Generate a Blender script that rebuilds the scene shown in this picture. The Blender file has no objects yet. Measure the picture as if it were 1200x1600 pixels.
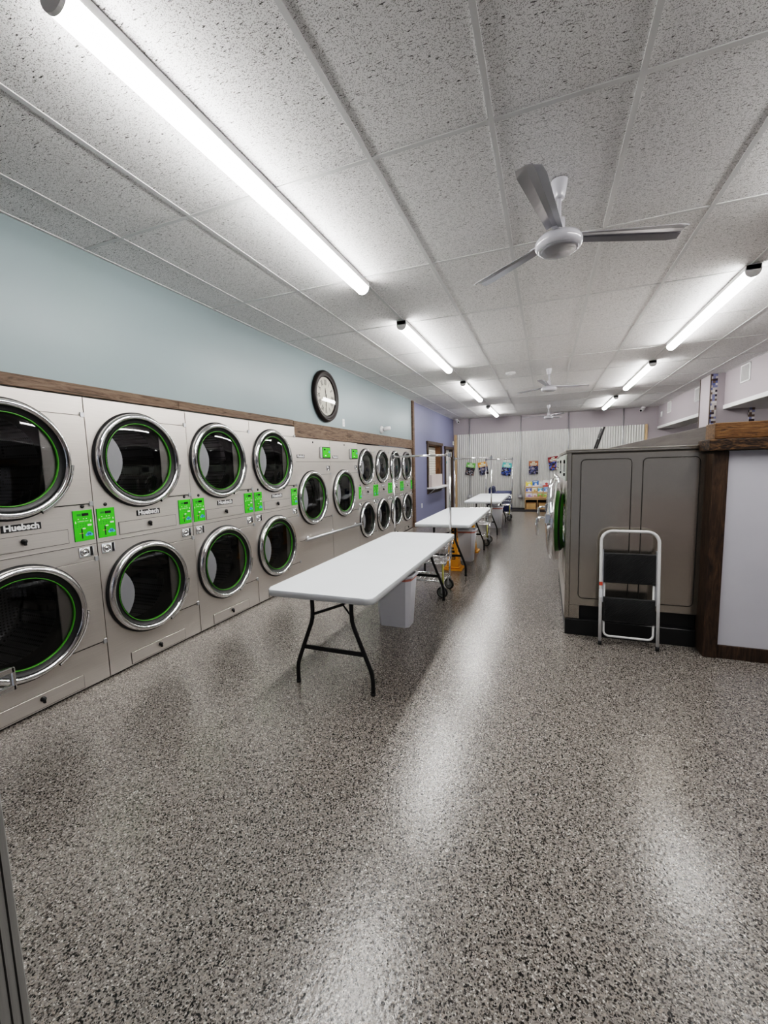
import bpy, bmesh, math, random
from mathutils import Vector, Matrix
random.seed(7)
C = bpy.context.scene.collection
PI = math.pi
XW = -3.045          # left wall line
HC = 3.11            # ceiling height
YB = 14.9            # back wall

# ------------------------------------------------------------------ materials
def new_mat(name):
    m = bpy.data.materials.new(name); m.use_nodes = True
    nt = m.node_tree; b = nt.nodes['Principled BSDF']
    return m, nt, b
def N(nt, t, **kw):
    n = nt.nodes.new(t)
    for k, v in kw.items(): setattr(n, k, v)
    return n
def coords(nt, scale=(1, 1, 1), kind='Object'):
    tc = N(nt, 'ShaderNodeTexCoord'); mp = N(nt, 'ShaderNodeMapping')
    mp.inputs['Scale'].default_value = scale
    nt.links.new(tc.outputs[kind], mp.inputs['Vector'])
    return mp.outputs['Vector']
def ramp(nt, fac, stops, interp='LINEAR'):
    r = N(nt, 'ShaderNodeValToRGB'); cr = r.color_ramp; cr.interpolation = interp
    while len(cr.elements) < len(stops): cr.elements.new(0.5)
    for e, (p, c) in zip(cr.elements, stops):
        e.position = p; e.color = (c[0], c[1], c[2], 1)
    nt.links.new(fac, r.inputs['Fac'])
    return r.outputs['Color']
def noise(nt, vec, scale=5, detail=3, rough=.5):
    n = N(nt, 'ShaderNodeTexNoise'); n.inputs['Scale'].default_value = scale
    n.inputs['Detail'].default_value = detail; n.inputs['Roughness'].default_value = rough
    nt.links.new(vec, n.inputs['Vector'])
    return n.outputs['Fac']
def bump(nt, b, h, strength=.3, dist=.01):
    n = N(nt, 'ShaderNodeBump'); n.inputs['Strength'].default_value = strength
    n.inputs['Distance'].default_value = dist
    nt.links.new(h, n.inputs['Height']); nt.links.new(n.outputs['Normal'], b.inputs['Normal'])
def plain(name, col, rough=.5, metal=0., var=.08, scale=6, coat=0., spec=None):
    m, nt, b = new_mat(name)
    v = coords(nt)
    f = noise(nt, v, scale, 2)
    lo = tuple(max(0, c*(1-var)) for c in col); hi = tuple(min(1, c*(1+var)) for c in col)
    nt.links.new(ramp(nt, f, [(.3, lo), (.7, hi)]), b.inputs['Base Color'])
    b.inputs['Roughness'].default_value = rough; b.inputs['Metallic'].default_value = metal
    b.inputs['Coat Weight'].default_value = coat
    if spec is not None: b.inputs['Specular IOR Level'].default_value = spec
    return m
def steel(name, col, rough=.3, metal=.9, stretch=(1, 1, 60), var=.05):
    m, nt, b = new_mat(name)
    v = coords(nt, stretch)
    f = noise(nt, v, 4, 4, .6)
    nt.links.new(ramp(nt, f, [(.3, tuple(c*(1-var) for c in col)), (.7, tuple(min(1, c*(1+var)) for c in col))]), b.inputs['Base Color'])
    r = N(nt, 'ShaderNodeMapRange'); r.inputs[3].default_value = rough-.05; r.inputs[4].default_value = rough+.07
    nt.links.new(f, r.inputs[0]); nt.links.new(r.outputs[0], b.inputs['Roughness'])
    b.inputs['Metallic'].default_value = metal
    return m
def wood(name, dark, mid, light, stretch=(12, 1, 12), rough=.6, scale=3., dist=.4):
    m, nt, b = new_mat(name)
    v = coords(nt, stretch)
    f = noise(nt, v, scale, 8, .65)
    f.node.inputs['Distortion'].default_value = dist
    nt.links.new(ramp(nt, f, [(.32, dark), (.46, mid), (.68, light)]), b.inputs['Base Color'])
    b.inputs['Roughness'].default_value = rough
    bump(nt, b, f, .35, .01)
    return m
def emit(name, col, s):
    m = bpy.data.materials.new(name); m.use_nodes = True; nt = m.node_tree
    b = nt.nodes['Principled BSDF']
    b.inputs['Base Color'].default_value = (.9, .9, .9, 1)
    b.inputs['Emission Color'].default_value = (*col, 1); b.inputs['Emission Strength'].default_value = s
    return m

M = {}
M['wall_blue'] = plain('pale blue paint', (.245, .298, .308), .4, var=.02, scale=1.2)
M['wall_peri'] = plain('periwinkle paint', (.185, .197, .305), .5, var=.02, scale=1.2)
M['wall_lav'] = plain('lavender grey paint', (.40, .365, .385), .55, var=.02, scale=1.2)
M['grey_wall'] = wood('grey stained board', (.06, .053, .048), (.088, .078, .072), (.115, .102, .094), (6, .6, 8), .7, 2)
M['white'] = plain('white paint', (.78, .78, .78), .45, var=.02)
M['white_plastic'] = plain('white plastic', (.80, .82, .85), .32, var=.02)
M['bin_plastic'] = plain('white bin plastic', (.68, .68, .73), .38, var=.02)
M['table_top'] = plain('white table plastic', (.78, .81, .84), .42, var=.015, scale=3)
M['black'] = plain('black enamel', (.012, .012, .013), .4, var=.2)
M['rubber'] = plain('black rubber', (.018, .018, .019), .7, var=.2)
M['mat_black'] = plain('black floor mat', (.015, .014, .017), .8, var=.3, scale=40)
M['steel'] = steel('brushed stainless', (.70, .66, .62), .33, .82)
M['steel_side'] = plain('dark brushed stainless side', (.43, .395, .35), .2, .85, var=.02, scale=2)
M['chrome'] = steel('polished chrome', (.86, .86, .87), .07, 1., (1, 1, 1), .02)
M['zinc'] = steel('galvanised pipe', (.62, .63, .65), .3, .85, (1, 1, 1), .06)
M['gap'] = plain('dark gap', (.02, .018, .016), .8)
M['seam'] = plain('panel seam', (.13, .118, .106), .5, .4)
M['green'] = plain('bright green panel', (.05, .56, .008), .4, var=.03)
M['green_ring'] = plain('green trim', (.06, .25, .018), .3, var=.05)
M['green_deep'] = plain('green gasket', (.02, .20, .015), .35, var=.1)
M['green_dk'] = plain('dark green print', (.02, .20, .02), .5)
M['print_white'] = plain('white print', (.75, .85, .70), .5, var=.02)
M['print_blue'] = plain('blue cloud print', (.12, .42, .75), .5, var=.05)
M['print_navy'] = plain('navy print', (.01, .03, .16), .5)
M['display'] = plain('dark display', (.02, .018, .02), .15)
M['tunnel'] = plain('dark door tunnel', (.025, .025, .026), .9, 0, spec=.05)
M['pull_grey'] = plain('grey pull plate', (.21, .213, .225), .5, .1, var=.03)
M['ring_dark'] = plain('dark gasket trim', (.02, .035, .02), .3)
M['yellow'] = plain('caution yellow', (.80, .36, .012), .45, var=.05)
M['navy'] = plain('navy vinyl', (.012, .022, .09), .5, var=.2)
M['tan'] = plain('tan bin', (.58, .36, .16), .6, var=.1)
M['plywood'] = wood('birch plywood', (.45, .28, .14), (.58, .38, .2), (.66, .46, .27), (2, 8, 8), .55)
M['timber'] = wood('weathered brown timber', (.018, .010, .006), (.115, .070, .044), (.19, .13, .09), (9, 1.3, 12), .65, 3.2, 1.2)
M['timber_end'] = wood('rustic oak board', (.022, .010, .003), (.115, .052, .014), (.24, .125, .042), (2.2, 8, 14), .6, 3, 2.)
M['timber_beam'] = wood('charred rough beam', (.006, .003, .002), (.012, .006, .003), (.16, .085, .035), (2, 7, 10), .7, 3, 3.)
M['timber_post'] = wood('dark walnut post', (.012, .007, .004), (.040, .022, .012), (.085, .05, .028), (12, 12, 1.6), .6, 3, 1.5)
M['timber_dark'] = wood('dark window casing', (.03, .018, .012), (.06, .04, .028), (.095, .065, .048), (10, 10, 2), .6, 3)
M['pine'] = wood('pale pine', (.5, .32, .17), (.62, .43, .25), (.7, .5, .32), (12, 12, 1), .6)
M['jamb'] = wood('warm brown jamb', (.08, .035, .012), (.16, .075, .028), (.22, .11, .05), (10, 10, 1.5), .5)
M['clock_rim'] = plain('dark brown clock rim', (.010, .006, .005), .42, var=.2, spec=.3)
M['clock_face'] = plain('cream clock face', (.66, .64, .58), .6, var=.04)
M['panel_white'] = plain('white laminate panel', (.60, .60, .65), .3, var=.015)
M['red_band'] = plain('red liner band', (.55, .23, .19), .6, var=.15)
M['alu'] = steel('grey aluminium', (.36, .36, .345), .45, .35, (40, 40, 1), .1)
M['grey_hub'] = plain('grey wheel hub', (.25, .26, .25), .5, var=.1)
M['yellowish'] = plain('yellow zinc post', (.58, .56, .16), .4, .4, var=.2)
M['fan_white'] = plain('glossy white enamel', (.62, .62, .66), .16, var=.01, coat=.5)
M['fan_grey'] = plain('grey blade metal', (.40, .40, .43), .22, .35, var=.02)
M['step_black'] = plain('ribbed black plastic', (.02, .02, .021), .55, var=.2)
M['slat'] = plain('white blind slat', (.72, .70, .64), .5, var=.03)
M['box_card'] = plain('pale pink box', (.60, .53, .51), .6, var=.03)
M['dark_room'] = plain('painted opening darkness', (.03, .03, .03), .9)
M['light'] = emit('fluorescent lens', (1, .985, .965), 36.)
M['light_far'] = emit('fluorescent lens far', (1, .985, .965), 22.)
M['light_body'] = plain('fixture body', (.8, .8, .8), .4, var=.02)
M['pale_green'] = plain('pale green control strip', (.55, .58, .53), .4, var=.05)

def mat_floor():
    m, nt, b = new_mat('speckled epoxy flake floor')
    v = coords(nt)
    def layer(scale, ch, stops):
        vo = N(nt, 'ShaderNodeTexVoronoi'); vo.inputs['Scale'].default_value = scale
        nt.links.new(v, vo.inputs['Vector'])
        sep = N(nt, 'ShaderNodeSeparateColor'); nt.links.new(vo.outputs['Color'], sep.inputs[0])
        return ramp(nt, sep.outputs[ch], stops, 'CONSTANT')
    base = layer(210, 0, [(0, (.195, .177, .162)), (.25, (.245, .225, .205)), (.55, (.29, .268, .246)), (.8, (.325, .286, .248)), (.92, (.57, .54, .50))])
    dark = layer(185, 1, [(0, (.02, .02, .02)), (.11, (.28, .27, .26)), (.22, (1, 1, 1))])
    fine = layer(330, 2, [(0, (.16, .16, .16)), (.16, (.85, .85, .85)), (.55, (1.1, 1.1, 1.1))])
    mx = N(nt, 'ShaderNodeMixRGB', blend_type='MULTIPLY'); mx.inputs[0].default_value = 1
    nt.links.new(base, mx.inputs[1]); nt.links.new(dark, mx.inputs[2])
    mx2 = N(nt, 'ShaderNodeMixRGB', blend_type='MULTIPLY'); mx2.inputs[0].default_value = .8
    nt.links.new(mx.outputs[0], mx2.inputs[1]); nt.links.new(fine, mx2.inputs[2])
    nt.links.new(mx2.outputs[0], b.inputs['Base Color'])
    b.inputs['Roughness'].default_value = .22
    b.inputs['Specular IOR Level'].default_value = .6
    n1 = noise(nt, v, 70, 2)
    bump(nt, b, n1, .28, .004)
    return m
M['floor'] = mat_floor()

def mat_tile():
    m, nt, b = new_mat('fissured acoustic tile')
    v = coords(nt, (1, 4.2, 1))
    n = N(nt, 'ShaderNodeTexNoise'); n.inputs['Scale'].default_value = 46; n.inputs['Detail'].default_value = 1.0
    n.inputs['Distortion'].default_value = .5
    nt.links.new(v, n.inputs['Vector'])
    fis = ramp(nt, n.outputs['Fac'], [(.30, (.12, .118, .115)), (.34, (.86, .85, .85))])
    v2 = coords(nt)
    n2 = N(nt, 'ShaderNodeTexNoise'); n2.inputs['Scale'].default_value = 260; n2.inputs['Detail'].default_value = 1
    nt.links.new(v2, n2.inputs['Vector'])
    pin = ramp(nt, n2.outputs['Fac'], [(.36, (.42, .415, .41)), (.45, (1, 1, 1))])
    mx = N(nt, 'ShaderNodeMixRGB', blend_type='MULTIPLY'); mx.inputs[0].default_value = 1
    nt.links.new(fis, mx.inputs[1]); nt.links.new(pin, mx.inputs[2])
    nt.links.new(mx.outputs[0], b.inputs['Base Color'])
    b.inputs['Roughness'].default_value = .9
    b.inputs['Specular IOR Level'].default_value = .1
    return m
M['tile'] = mat_tile()
M['tgrid'] = plain('ceiling grid enamel', (.60, .60, .60), .35, var=.02)

def mat_corr():
    m, nt, b = new_mat('galvanised corrugated sheet')
    v = coords(nt, (1, 1, .6))
    f = noise(nt, v, 5, 5, .6)
    nt.links.new(ramp(nt, f, [(.3, (.60, .60, .575)), (.7, (.66, .66, .635))]), b.inputs['Base Color'])
    b.inputs['Metallic'].default_value = .25; b.inputs['Roughness'].default_value = .45
    return m
M['corr'] = mat_corr()

def mat_mosaic():
    m, nt, b = new_mat('glass mosaic tile')
    v = coords(nt, (24, 24, 24))
    br = N(nt, 'ShaderNodeTexVoronoi'); br.inputs['Scale'].default_value = 1; br.inputs['Randomness'].default_value = .0
    nt.links.new(v, br.inputs['Vector'])
    sep = N(nt, 'ShaderNodeSeparateColor'); nt.links.new(br.outputs['Color'], sep.inputs[0])
    nt.links.new(ramp(nt, sep.outputs[0], [(0, (.05, .04, .05)), (.2, (.20, .22, .36)), (.4, (.50, .47, .46)), (.6, (.16, .12, .10)), (.75, (.62, .6, .6)), (.9, (.13, .16, .34))], 'CONSTANT'), b.inputs['Base Color'])
    b.inputs['Roughness'].default_value = .15
    return m
M['mosaic'] = mat_mosaic()

def mat_glass(name, tint, fr=1.5):
    m = bpy.data.materials.new(name); m.use_nodes = True; nt = m.node_tree
    for n in list(nt.nodes): nt.nodes.remove(n)
    out = N(nt, 'ShaderNodeOutputMaterial'); t = N(nt, 'ShaderNodeBsdfTransparent'); g = N(nt, 'ShaderNodeBsdfGlossy')
    t.inputs[0].default_value = (*tint, 1); g.inputs['Roughness'].default_value = .02
    g.inputs[0].default_value = (.9, .9, .9, 1)
    f = N(nt, 'ShaderNodeFresnel'); f.inputs[0].default_value = fr
    mx = N(nt, 'ShaderNodeMixShader')
    nt.links.new(f.outputs[0], mx.inputs[0]); nt.links.new(t.outputs[0], mx.inputs[1]); nt.links.new(g.outputs[0], mx.inputs[2])
    nt.links.new(mx.outputs[0], out.inputs['Surface'])
    return m
M['glass_door'] = mat_glass('dark tinted door glass', (.66, .67, .68), 1.6)
M['glass_clear'] = mat_glass('clear glass', (.95, .95, .95), 1.5)

def mat_drum():
    m, nt, b = new_mat('perforated drum steel')
    v = coords(nt, (45, 45, 45))
    vo = N(nt, 'ShaderNodeTexVoronoi'); vo.inputs['Scale'].default_value = 1; vo.inputs['Randomness'].default_value = 0
    nt.links.new(v, vo.inputs['Vector'])
    nt.links.new(ramp(nt, vo.outputs['Distance'], [(.32, (.01, .01, .01)), (.4, (.42, .42, .43))]), b.inputs['Base Color'])
    b.inputs['Metallic'].default_value = .7; b.inputs['Roughness'].default_value = .35
    return m
M['drum'] = mat_drum()

def mat_blotch(name, cols, scale=25):
    m, nt, b = new_mat(name)
    v = coords(nt)
    vo = N(nt, 'ShaderNodeTexVoronoi'); vo.inputs['Scale'].default_value = scale
    nt.links.new(v, vo.inputs['Vector'])
    sep = N(nt, 'ShaderNodeSeparateColor'); nt.links.new(vo.outputs['Color'], sep.inputs[0])
    k = len(cols)
    nt.links.new(ramp(nt, sep.outputs[0], [(i/k, c) for i, c in enumerate(cols)], 'CONSTANT'), b.inputs['Base Color'])
    b.inputs['Roughness'].default_value = .45
    return m

# ------------------------------------------------------------------ mesh builder
class MB:
    def __init__(s): s.bm = bmesh.new(); s.mats = []
    def mi(s, m):
        m = M[m] if isinstance(m, str) else m
        if m not in s.mats: s.mats.append(m)
        return s.mats.index(m)
    def face(s, pts, m, smooth=False):
        f = s.bm.faces.new([s.bm.verts.new(p) for p in pts]); f.material_index = s.mi(m); f.smooth = smooth
        return f
    def box(s, x0, x1, y0, y1, z0, z1, m, bev=0, seg=1, rot=None):
        t = bmesh.new(); bmesh.ops.create_cube(t, size=1)
        for v in t.verts: v.co = Vector(((v.co.x+.5)*(x1-x0)+x0, (v.co.y+.5)*(y1-y0)+y0, (v.co.z+.5)*(z1-z0)+z0))
        if bev: bmesh.ops.bevel(t, geom=list(t.edges), offset=bev, segments=seg, profile=.5, affect='EDGES', clamp_overlap=True)
        if rot is not None:
            for v in t.verts: v.co = rot @ v.co
        s.add(t, m)
        return s
    def add(s, t, m, smooth=None):
        mi = s.mi(m); vm = {}
        for v in t.verts: vm[v] = s.bm.verts.new(v.co)
        for f in t.faces:
            try: g = s.bm.faces.new([vm[v] for v in f.verts])
            except ValueError: continue
            g.material_index = mi; g.smooth = f.smooth if smooth is None else smooth
        t.free()
    def tube(s, pts, r, m, seg=8, closed=False, cap=True):
        pts = [Vector(p) for p in pts]; n = len(pts); rings = []
        up = None; mi = s.mi(m)
        for i, p in enumerate(pts):
            if closed: d = (pts[(i+1) % n]-pts[i-1]).normalized()
            else:
                a = pts[max(0, i-1)]; b = pts[min(n-1, i+1)]; d = (b-a).normalized()
            if up is None:
                up = Vector((0, 0, 1)) if abs(d.z) < .9 else Vector((1, 0, 0))
            sd = d.cross(up)
            if sd.length < 1e-5: sd = d.cross(Vector((0, 1, 0)))
            sd.normalize(); u2 = sd.cross(d).normalized(); up = u2
            rr = r[i] if isinstance(r, (list, tuple)) else r
            rings.append([s.bm.verts.new(p+sd*rr*math.cos(2*PI*k/seg)+u2*rr*math.sin(2*PI*k/seg)) for k in range(seg)])
        for i in range(n if closed else n-1):
            a = rings[i]; b = rings[(i+1) % n]
            for k in range(seg):
                f = s.bm.faces.new((a[k], a[(k+1) % seg], b[(k+1) % seg], b[k])); f.smooth = True; f.material_index = mi
        if cap and not closed:
            for rg in (rings[0][::-1], rings[-1]):
                f = s.bm.faces.new(rg); f.material_index = mi
        return s
    def lathe(s, prof, c, axis='z', seg=32, m='white', a0=0, a1=2*PI, smooth=True):
        """prof: list of (radius, along-axis)"""
        c = Vector(c); full = abs(a1-a0-2*PI) < 1e-6; mi = s.mi(m); rings = []
        nn = seg if full else seg+1
        for (r, h) in prof:
            rg = []
            for k in range(nn):
                a = a0+(a1-a0)*k/seg; u, v = r*math.cos(a), r*math.sin(a)
                p = {'z': (u, v, h), 'x': (h, u, v), 'y': (u, h, v)}[axis]
                rg.append(s.bm.verts.new(c+Vector(p)))
            rings.append(rg)
        for a, b in zip(rings, rings[1:]):
            for k in range(seg):
                k2 = (k+1) % nn
                try:
                    f = s.bm.faces.new((a[k], a[k2], b[k2], b[k])); f.smooth = smooth; f.material_index = mi
                except ValueError: pass
        return s
    def disc(s, r, c, axis='x', seg=48, m='white'):
        c = Vector(c); pts = []
        for k in range(seg):
            a = 2*PI*k/seg; u, v = r*math.cos(a), r*math.sin(a)
            pts.append(c+Vector({'z': (u, v, 0), 'x': (0, u, v), 'y': (u, 0, v)}[axis]))
        return s.face(pts, m)
    def plate_hole(s, y0, y1, z0, z1, cy, cz, r, x, m, seg=64):
        """front plate in plane x, with a round hole"""
        angs = [2*PI*k/seg for k in range(seg)]
        for (yy, zz) in ((y0, z0), (y1, z0), (y1, z1), (y0, z1)): angs.append(math.atan2(zz-cz, yy-cy) % (2*PI))
        angs = sorted(set(round(a, 6) for a in angs)); mi = s.mi(m); inn = []; out = []
        for a in angs:
            ca, sa = math.cos(a), math.sin(a)
            t = min([((y1-cy)/ca if ca > 1e-9 else 1e9), ((y0-cy)/ca if ca < -1e-9 else 1e9), ((z1-cz)/sa if sa > 1e-9 else 1e9), ((z0-cz)/sa if sa < -1e-9 else 1e9)])
            inn.append(s.bm.verts.new((x, cy+r*ca, cz+r*sa))); out.append(s.bm.verts.new((x, cy+t*ca, cz+t*sa)))
        n = len(angs)
        for k in range(n):
            f = s.bm.faces.new((inn[k], out[k], out[(k+1) % n], inn[(k+1) % n])); f.material_index = mi
        return s
    def prism(s, poly, h0, h1, axis, m, smooth=False):
        mi = s.mi(m)
        def P(u, v, h): return {'z': (u, v, h), 'x': (h, u, v), 'y': (u, h, v)}[axis]
        a = [s.bm.verts.new(P(u, v, h0)) for u, v in poly]; b = [s.bm.verts.new(P(u, v, h1)) for u, v in poly]
        n = len(poly)
        fs = [s.bm.faces.new(a[::-1]), s.bm.faces.new(b)]
        for k in range(n):
            f = s.bm.faces.new((a[k], a[(k+1) % n], b[(k+1) % n], b[k])); f.smooth = smooth; fs.append(f)
        for f in fs: f.material_index = mi
        return s
    def text(s, body, mtx, size, m, bold=0., ext=.0, align='CENTER'):
        cu = bpy.data.curves.new('t', 'FONT'); cu.body = body; cu.size = size; cu.align_x = align; cu.align_y = 'CENTER'
        cu.offset = bold; cu.extrude = ext; cu.resolution_u = 2
        o = bpy.data.objects.new('t', cu); C.objects.link(o)
        dg = bpy.context.evaluated_depsgraph_get()
        me = bpy.data.meshes.new_from_object(o.evaluated_get(dg))
        t = bmesh.new(); t.from_mesh(me)
        for v in t.verts: v.co = mtx @ v.co
        bpy.data.objects.remove(o); bpy.data.curves.remove(cu); bpy.data.meshes.remove(me)
        s.add(t, m, False)
        return s
    def mesh(s, name):
        bmesh.ops.recalc_face_normals(s.bm, faces=list(s.bm.faces))
        me = bpy.data.meshes.new(name); s.bm.to_mesh(me); s.bm.free()
        for m in s.mats: me.materials.append(m)
        return me
    def obj(s, name, parent=None, loc=None):
        return link(name, s.mesh(name), parent, loc)

def link(name, me, parent=None, loc=None):
    o = bpy.data.objects.new(name, me); C.objects.link(o)
    if parent: o.parent = parent
    if loc is not None: o.location = loc
    return o
def tag(o, label=None, cat=None, group=None, kind=None):
    if label: o['label'] = label
    if cat: o['category'] = cat
    if group: o['group'] = group
    if kind: o['kind'] = kind
    return o
def thing(name, label, cat, loc=(0, 0, 0), rz=0., group=None):
    o = bpy.data.objects.new(name, None); C.objects.link(o); o.location = loc; o.rotation_euler = (0, 0, rz)
    o.empty_display_size = .1
    return tag(o, label, cat, group)
def struct(mb, name, parent=None):
    o = mb.obj(name, parent)
    if parent is None: o['kind'] = 'structure'
    return o
CACHE = {}
def cached(key, fn):
    if key not in CACHE: CACHE[key] = fn().mesh(key)
    return CACHE[key]
def rrect(x0, x1, y0, y1, r, n=6):
    pts = []
    for cx, cy, a in ((x1-r, y1-r, 0), (x0+r, y1-r, PI/2), (x0+r, y0+r, PI), (x1-r, y0+r, 1.5*PI)):
        for k in range(n+1): pts.append((cx+r*math.cos(a+PI/2*k/n), cy+r*math.sin(a+PI/2*k/n)))
    return pts
# text frame for things facing +x (read with y to the right)
def face_x(x, y, z):
    return Matrix(((0, 0, 1, x), (1, 0, 0, y), (0, 1, 0, z), (0, 0, 0, 1)))
def face_my(x, y, z):
    return Matrix(((1, 0, 0, x), (0, 0, -1, y), (0, 1, 0, z), (0, 0, 0, 1)))

# ------------------------------------------------------------------ the room
X_R = 3.13
struct(MB().box(XW-1.0, 9, -.6, 16.2, -.08, 0, 'floor'), 'floor')
# ceiling tiles + grid
struct(MB().box(XW-1.05, X_R+.02, -.65, YB+.1, HC+.004, HC+.05, 'tile'), 'ceiling')
g = MB()
gx = [-.868+.6096*k for k in range(-3, 7)]
gy = [2.171+1.2277*k for k in range(-2, 11)]
for x in gx: g.box(x-.0125, x+.0125, -.6, YB, HC-.001, HC+.006, 'tgrid')
for y in gy: g.box(XW-.02, X_R, y-.0125, y+.0125, HC-.0005, HC+.0055, 'tgrid')
g.box(XW-.03, XW-.008, -.6, YB, HC-.002, HC+.006, 'tgrid')
g.box(X_R-.02, X_R, -.6, YB, HC-.002, HC+.006, 'tgrid')
struct(g, 'trim_1')
# left wall: pale blue fascia over the machines, periwinkle beyond, with openings
w = MB()
XF = XW-.03
w.box(XF-.1, XF, -.6, 4.704, 2.085, HC, 'wall_blue'); w.box(XF-.1, XF, 4.704, 9.90, 1.965, HC, 'wall_blue')
struct(w, 'wall_left')
w = MB()
WY0, WY1, WZ0, WZ1 = 11.36, 12.90, .92, 2.12
DY0, DY1, DZ = 13.52, 14.52, 2.04
WLN = [0]
def wl(y0, y1, z0, z1):
    WLN[0] += 1; struct(MB().box(XF-.2, XF, y0, y1, z0, z1, 'wall_peri'), 'wall_left_far_%d' % WLN[0])
wl(10.0, WY0, 0, HC); wl(WY0, WY1, 0, WZ0); wl(WY0, WY1, WZ1, HC); wl(WY1, DY0, 0, HC); wl(DY0, DY1, DZ, HC); wl(DY1, YB, 0, HC)
w = MB(); w.box(XW-1.0, XW-.95, -.6, 10.0, 0, HC, 'grey_wall')
struct(w, 'wall_left_behind')
# back wall
w = MB(); w.box(XF-.2, 9, YB, YB+.12, 0, HC, 'wall_lav'); struct(w, 'wall_back')
# corrugated cladding
w = MB(); n = 656; x0, x1 = -2.955, 2.80; pit = (x1-x0)/82
va = []
for i in range(n+1):
    x = x0+(x1-x0)*i/n; d = .012*math.cos(2*PI*(x-x0)/pit)
    va.append((w.bm.verts.new((x, YB-.025+d, .012)), w.bm.verts.new((x, YB-.025+d, 2.575+.003*(x-x0)))))
mi = w.mi('corr')
for a, b in zip(va, va[1:]):
    f = w.bm.faces.new((a[0], b[0], b[1], a[1])); f.smooth = True; f.material_index = mi
struct(w, 'wall_back_cladding')
struct(MB().box(-3.04, -2.955, YB-.04, YB, 0, 2.575, 'pine', .004), 'trim_2')
struct(MB().box(2.80, 2.865, YB-.04, YB, 0, 2.60, 'pine', .004), 'trim_3')
# right side: soffits, pier, second room
for i, (a, b) in enumerate(((-.6, 9.86), (10.46, YB))):
    w = MB(); w.box(X_R, 3.62, a, b, 2.45, HC, 'wall_lav'); struct(w, 'wall_right_soffit_%d' % (i+1))
    struct(MB().box(X_R-.012, 3.62, a, b, 2.44, 2.515, 'white', .003), 'trim_%d' % (4+i))
w = MB(); w.box(2.912, 3.60, 9.86, 10.46, 0, HC, 'wall_lav', .004); pier = struct(w, 'column_1')
struct(MB().box(2.908, 3.012, 9.852, 9.862, 0, HC, 'mosaic'), 'mosaic_strip', pier)
struct(MB().box(3.508, 3.604, 9.852, 9.862, 0, 2.47, 'mosaic'), 'mosaic_strip', pier)
struct(MB().box(2.903, 2.915, 9.85, 9.885, 1.2, HC, 'timber_dark').box(2.903, 2.915, 10.44, 10.465, 1.2, HC, 'timber_dark'), 'edge_trim', pier)
struct(MB().box(3.622, 9, -.6, 16.2, 2.85, 2.9, 'white'), 'ceiling_side_room')
struct(MB().box(8.9, 9, -.6, 16.2, 0, 2.9, 'wall_lav'), 'wall_right')
struct(MB().box(3.7, 5.6, 14.70, 14.89, 0, 2.3, 'dark_room'), 'trim_6')  # added slab; the darkness of the unlit opening is put into its colour
# front wall behind the camera
w = MB(); w.box(XW-1, -1.25, -.6, -.5, 0, .9, 'wall_lav'); w.box(XW-1, -1.25, -.6, -.5, 2.2, HC, 'wall_lav'); w.box(XW-1, -1.25, -.62, -.6, .9, 2.2, 'glass_clear'); w.box(1.2, 9, -.6, -.5, 0, .9, 'wall_lav'); w.box(1.2, 9, -.6, -.5, 2.2, HC, 'wall_lav'); w.box(1.2, 9, -.62, -.6, .9, 2.2, 'glass_clear'); w.box(-1.25, 1.2, -.6, -.5, 2.2, HC, 'wall_lav'); w.box(-1.25, 1.2, -.62, -.6, 0, 2.2, 'glass_clear')
struct(w, 'wall_front')
# timber along left wall
def boards(y0, y1, z0, z1, cuts):
    b = MB(); ys = [y0]+cuts+[y1]
    for a, c in zip(ys, ys[1:]): b.box(XF+.001, XW-.008, a+.001, c-.001, z0+random.uniform(-.003, .003), z1, 'timber', .003)
    return b
b = boards(-.5, 4.70, 2.088, 2.162, [1.1, 2.88]); b2 = boards(4.705, 9.895, 1.955, 2.155, [6.27, 8.05])
struct(b, 'trim_7'); struct(b2, 'trim_8')
struct(MB().box(XF-.12, XW+.015, 9.895, 10.02, 0, HC-.002, 'timber', .004), 'trim_9')
struct(MB().box(XF, XF+.012, 10.03, WY1+.5, 0, .09, 'timber_dark', .003), 'baseboard_left')

# window
w = MB()
w.box(XF, XW+.012, WY0-.1, WY0, WZ0-.02, WZ1, 'timber_dark', .004); w.box(XF, XW+.012, WY1, WY1+.1, WZ0-.02, WZ1, 'timber_dark', .004)
w.box(XF, XW+.025, WY0-.14, WY1+.14, WZ1, WZ1+.085, 'timber_dark', .005)
win = struct(w, 'window_1')
w = MB(); w.box(XF-.2, XF-.001, WY1-.02, WY1, WZ0, WZ1, 'jamb'); w.box(XF-.2, XF-.001, WY0, WY0+.02, WZ0, WZ1, 'jamb'); w.box(XF-.2, XF-.001, WY0, WY1, WZ1-.02, WZ1, 'jamb')
struct(w, 'window_jamb', win)
w = MB(); k = 0; z = WZ0+.01
while z < WZ1-.05:
    w.box(XF-.2, XF-.17+.012, WY0+.02, WY1-.02, z, z+.066, 'slat', .006); z += .072
w.box(XF-.22, XF-.2, WY0+.02, WY1-.02, WZ0, WZ1-.02, 'gap')
struct(w, 'window_blind', win)
struct(MB().box(XF-.19, XW+.25, WY0-.13, WY1+.13, WZ0-.045, WZ0, 'white', .006), 'window_sill', win)
w = MB(); w.box(XF, XF+.02, WY0-.1, WY1+.05, WZ0-.19, WZ0-.046, 'timber_dark', .003)
for yy in (WY0+.02, WY1-.15):
    w.tube([(XF+.02, yy, WZ0-.17), (XF+.07, yy, WZ0-.15), (XF+.13, yy, WZ0-.1), (XF+.19, yy, WZ0-.05)], .012, 'zinc')
struct(w, 'window_shelf_bracket', win)
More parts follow.
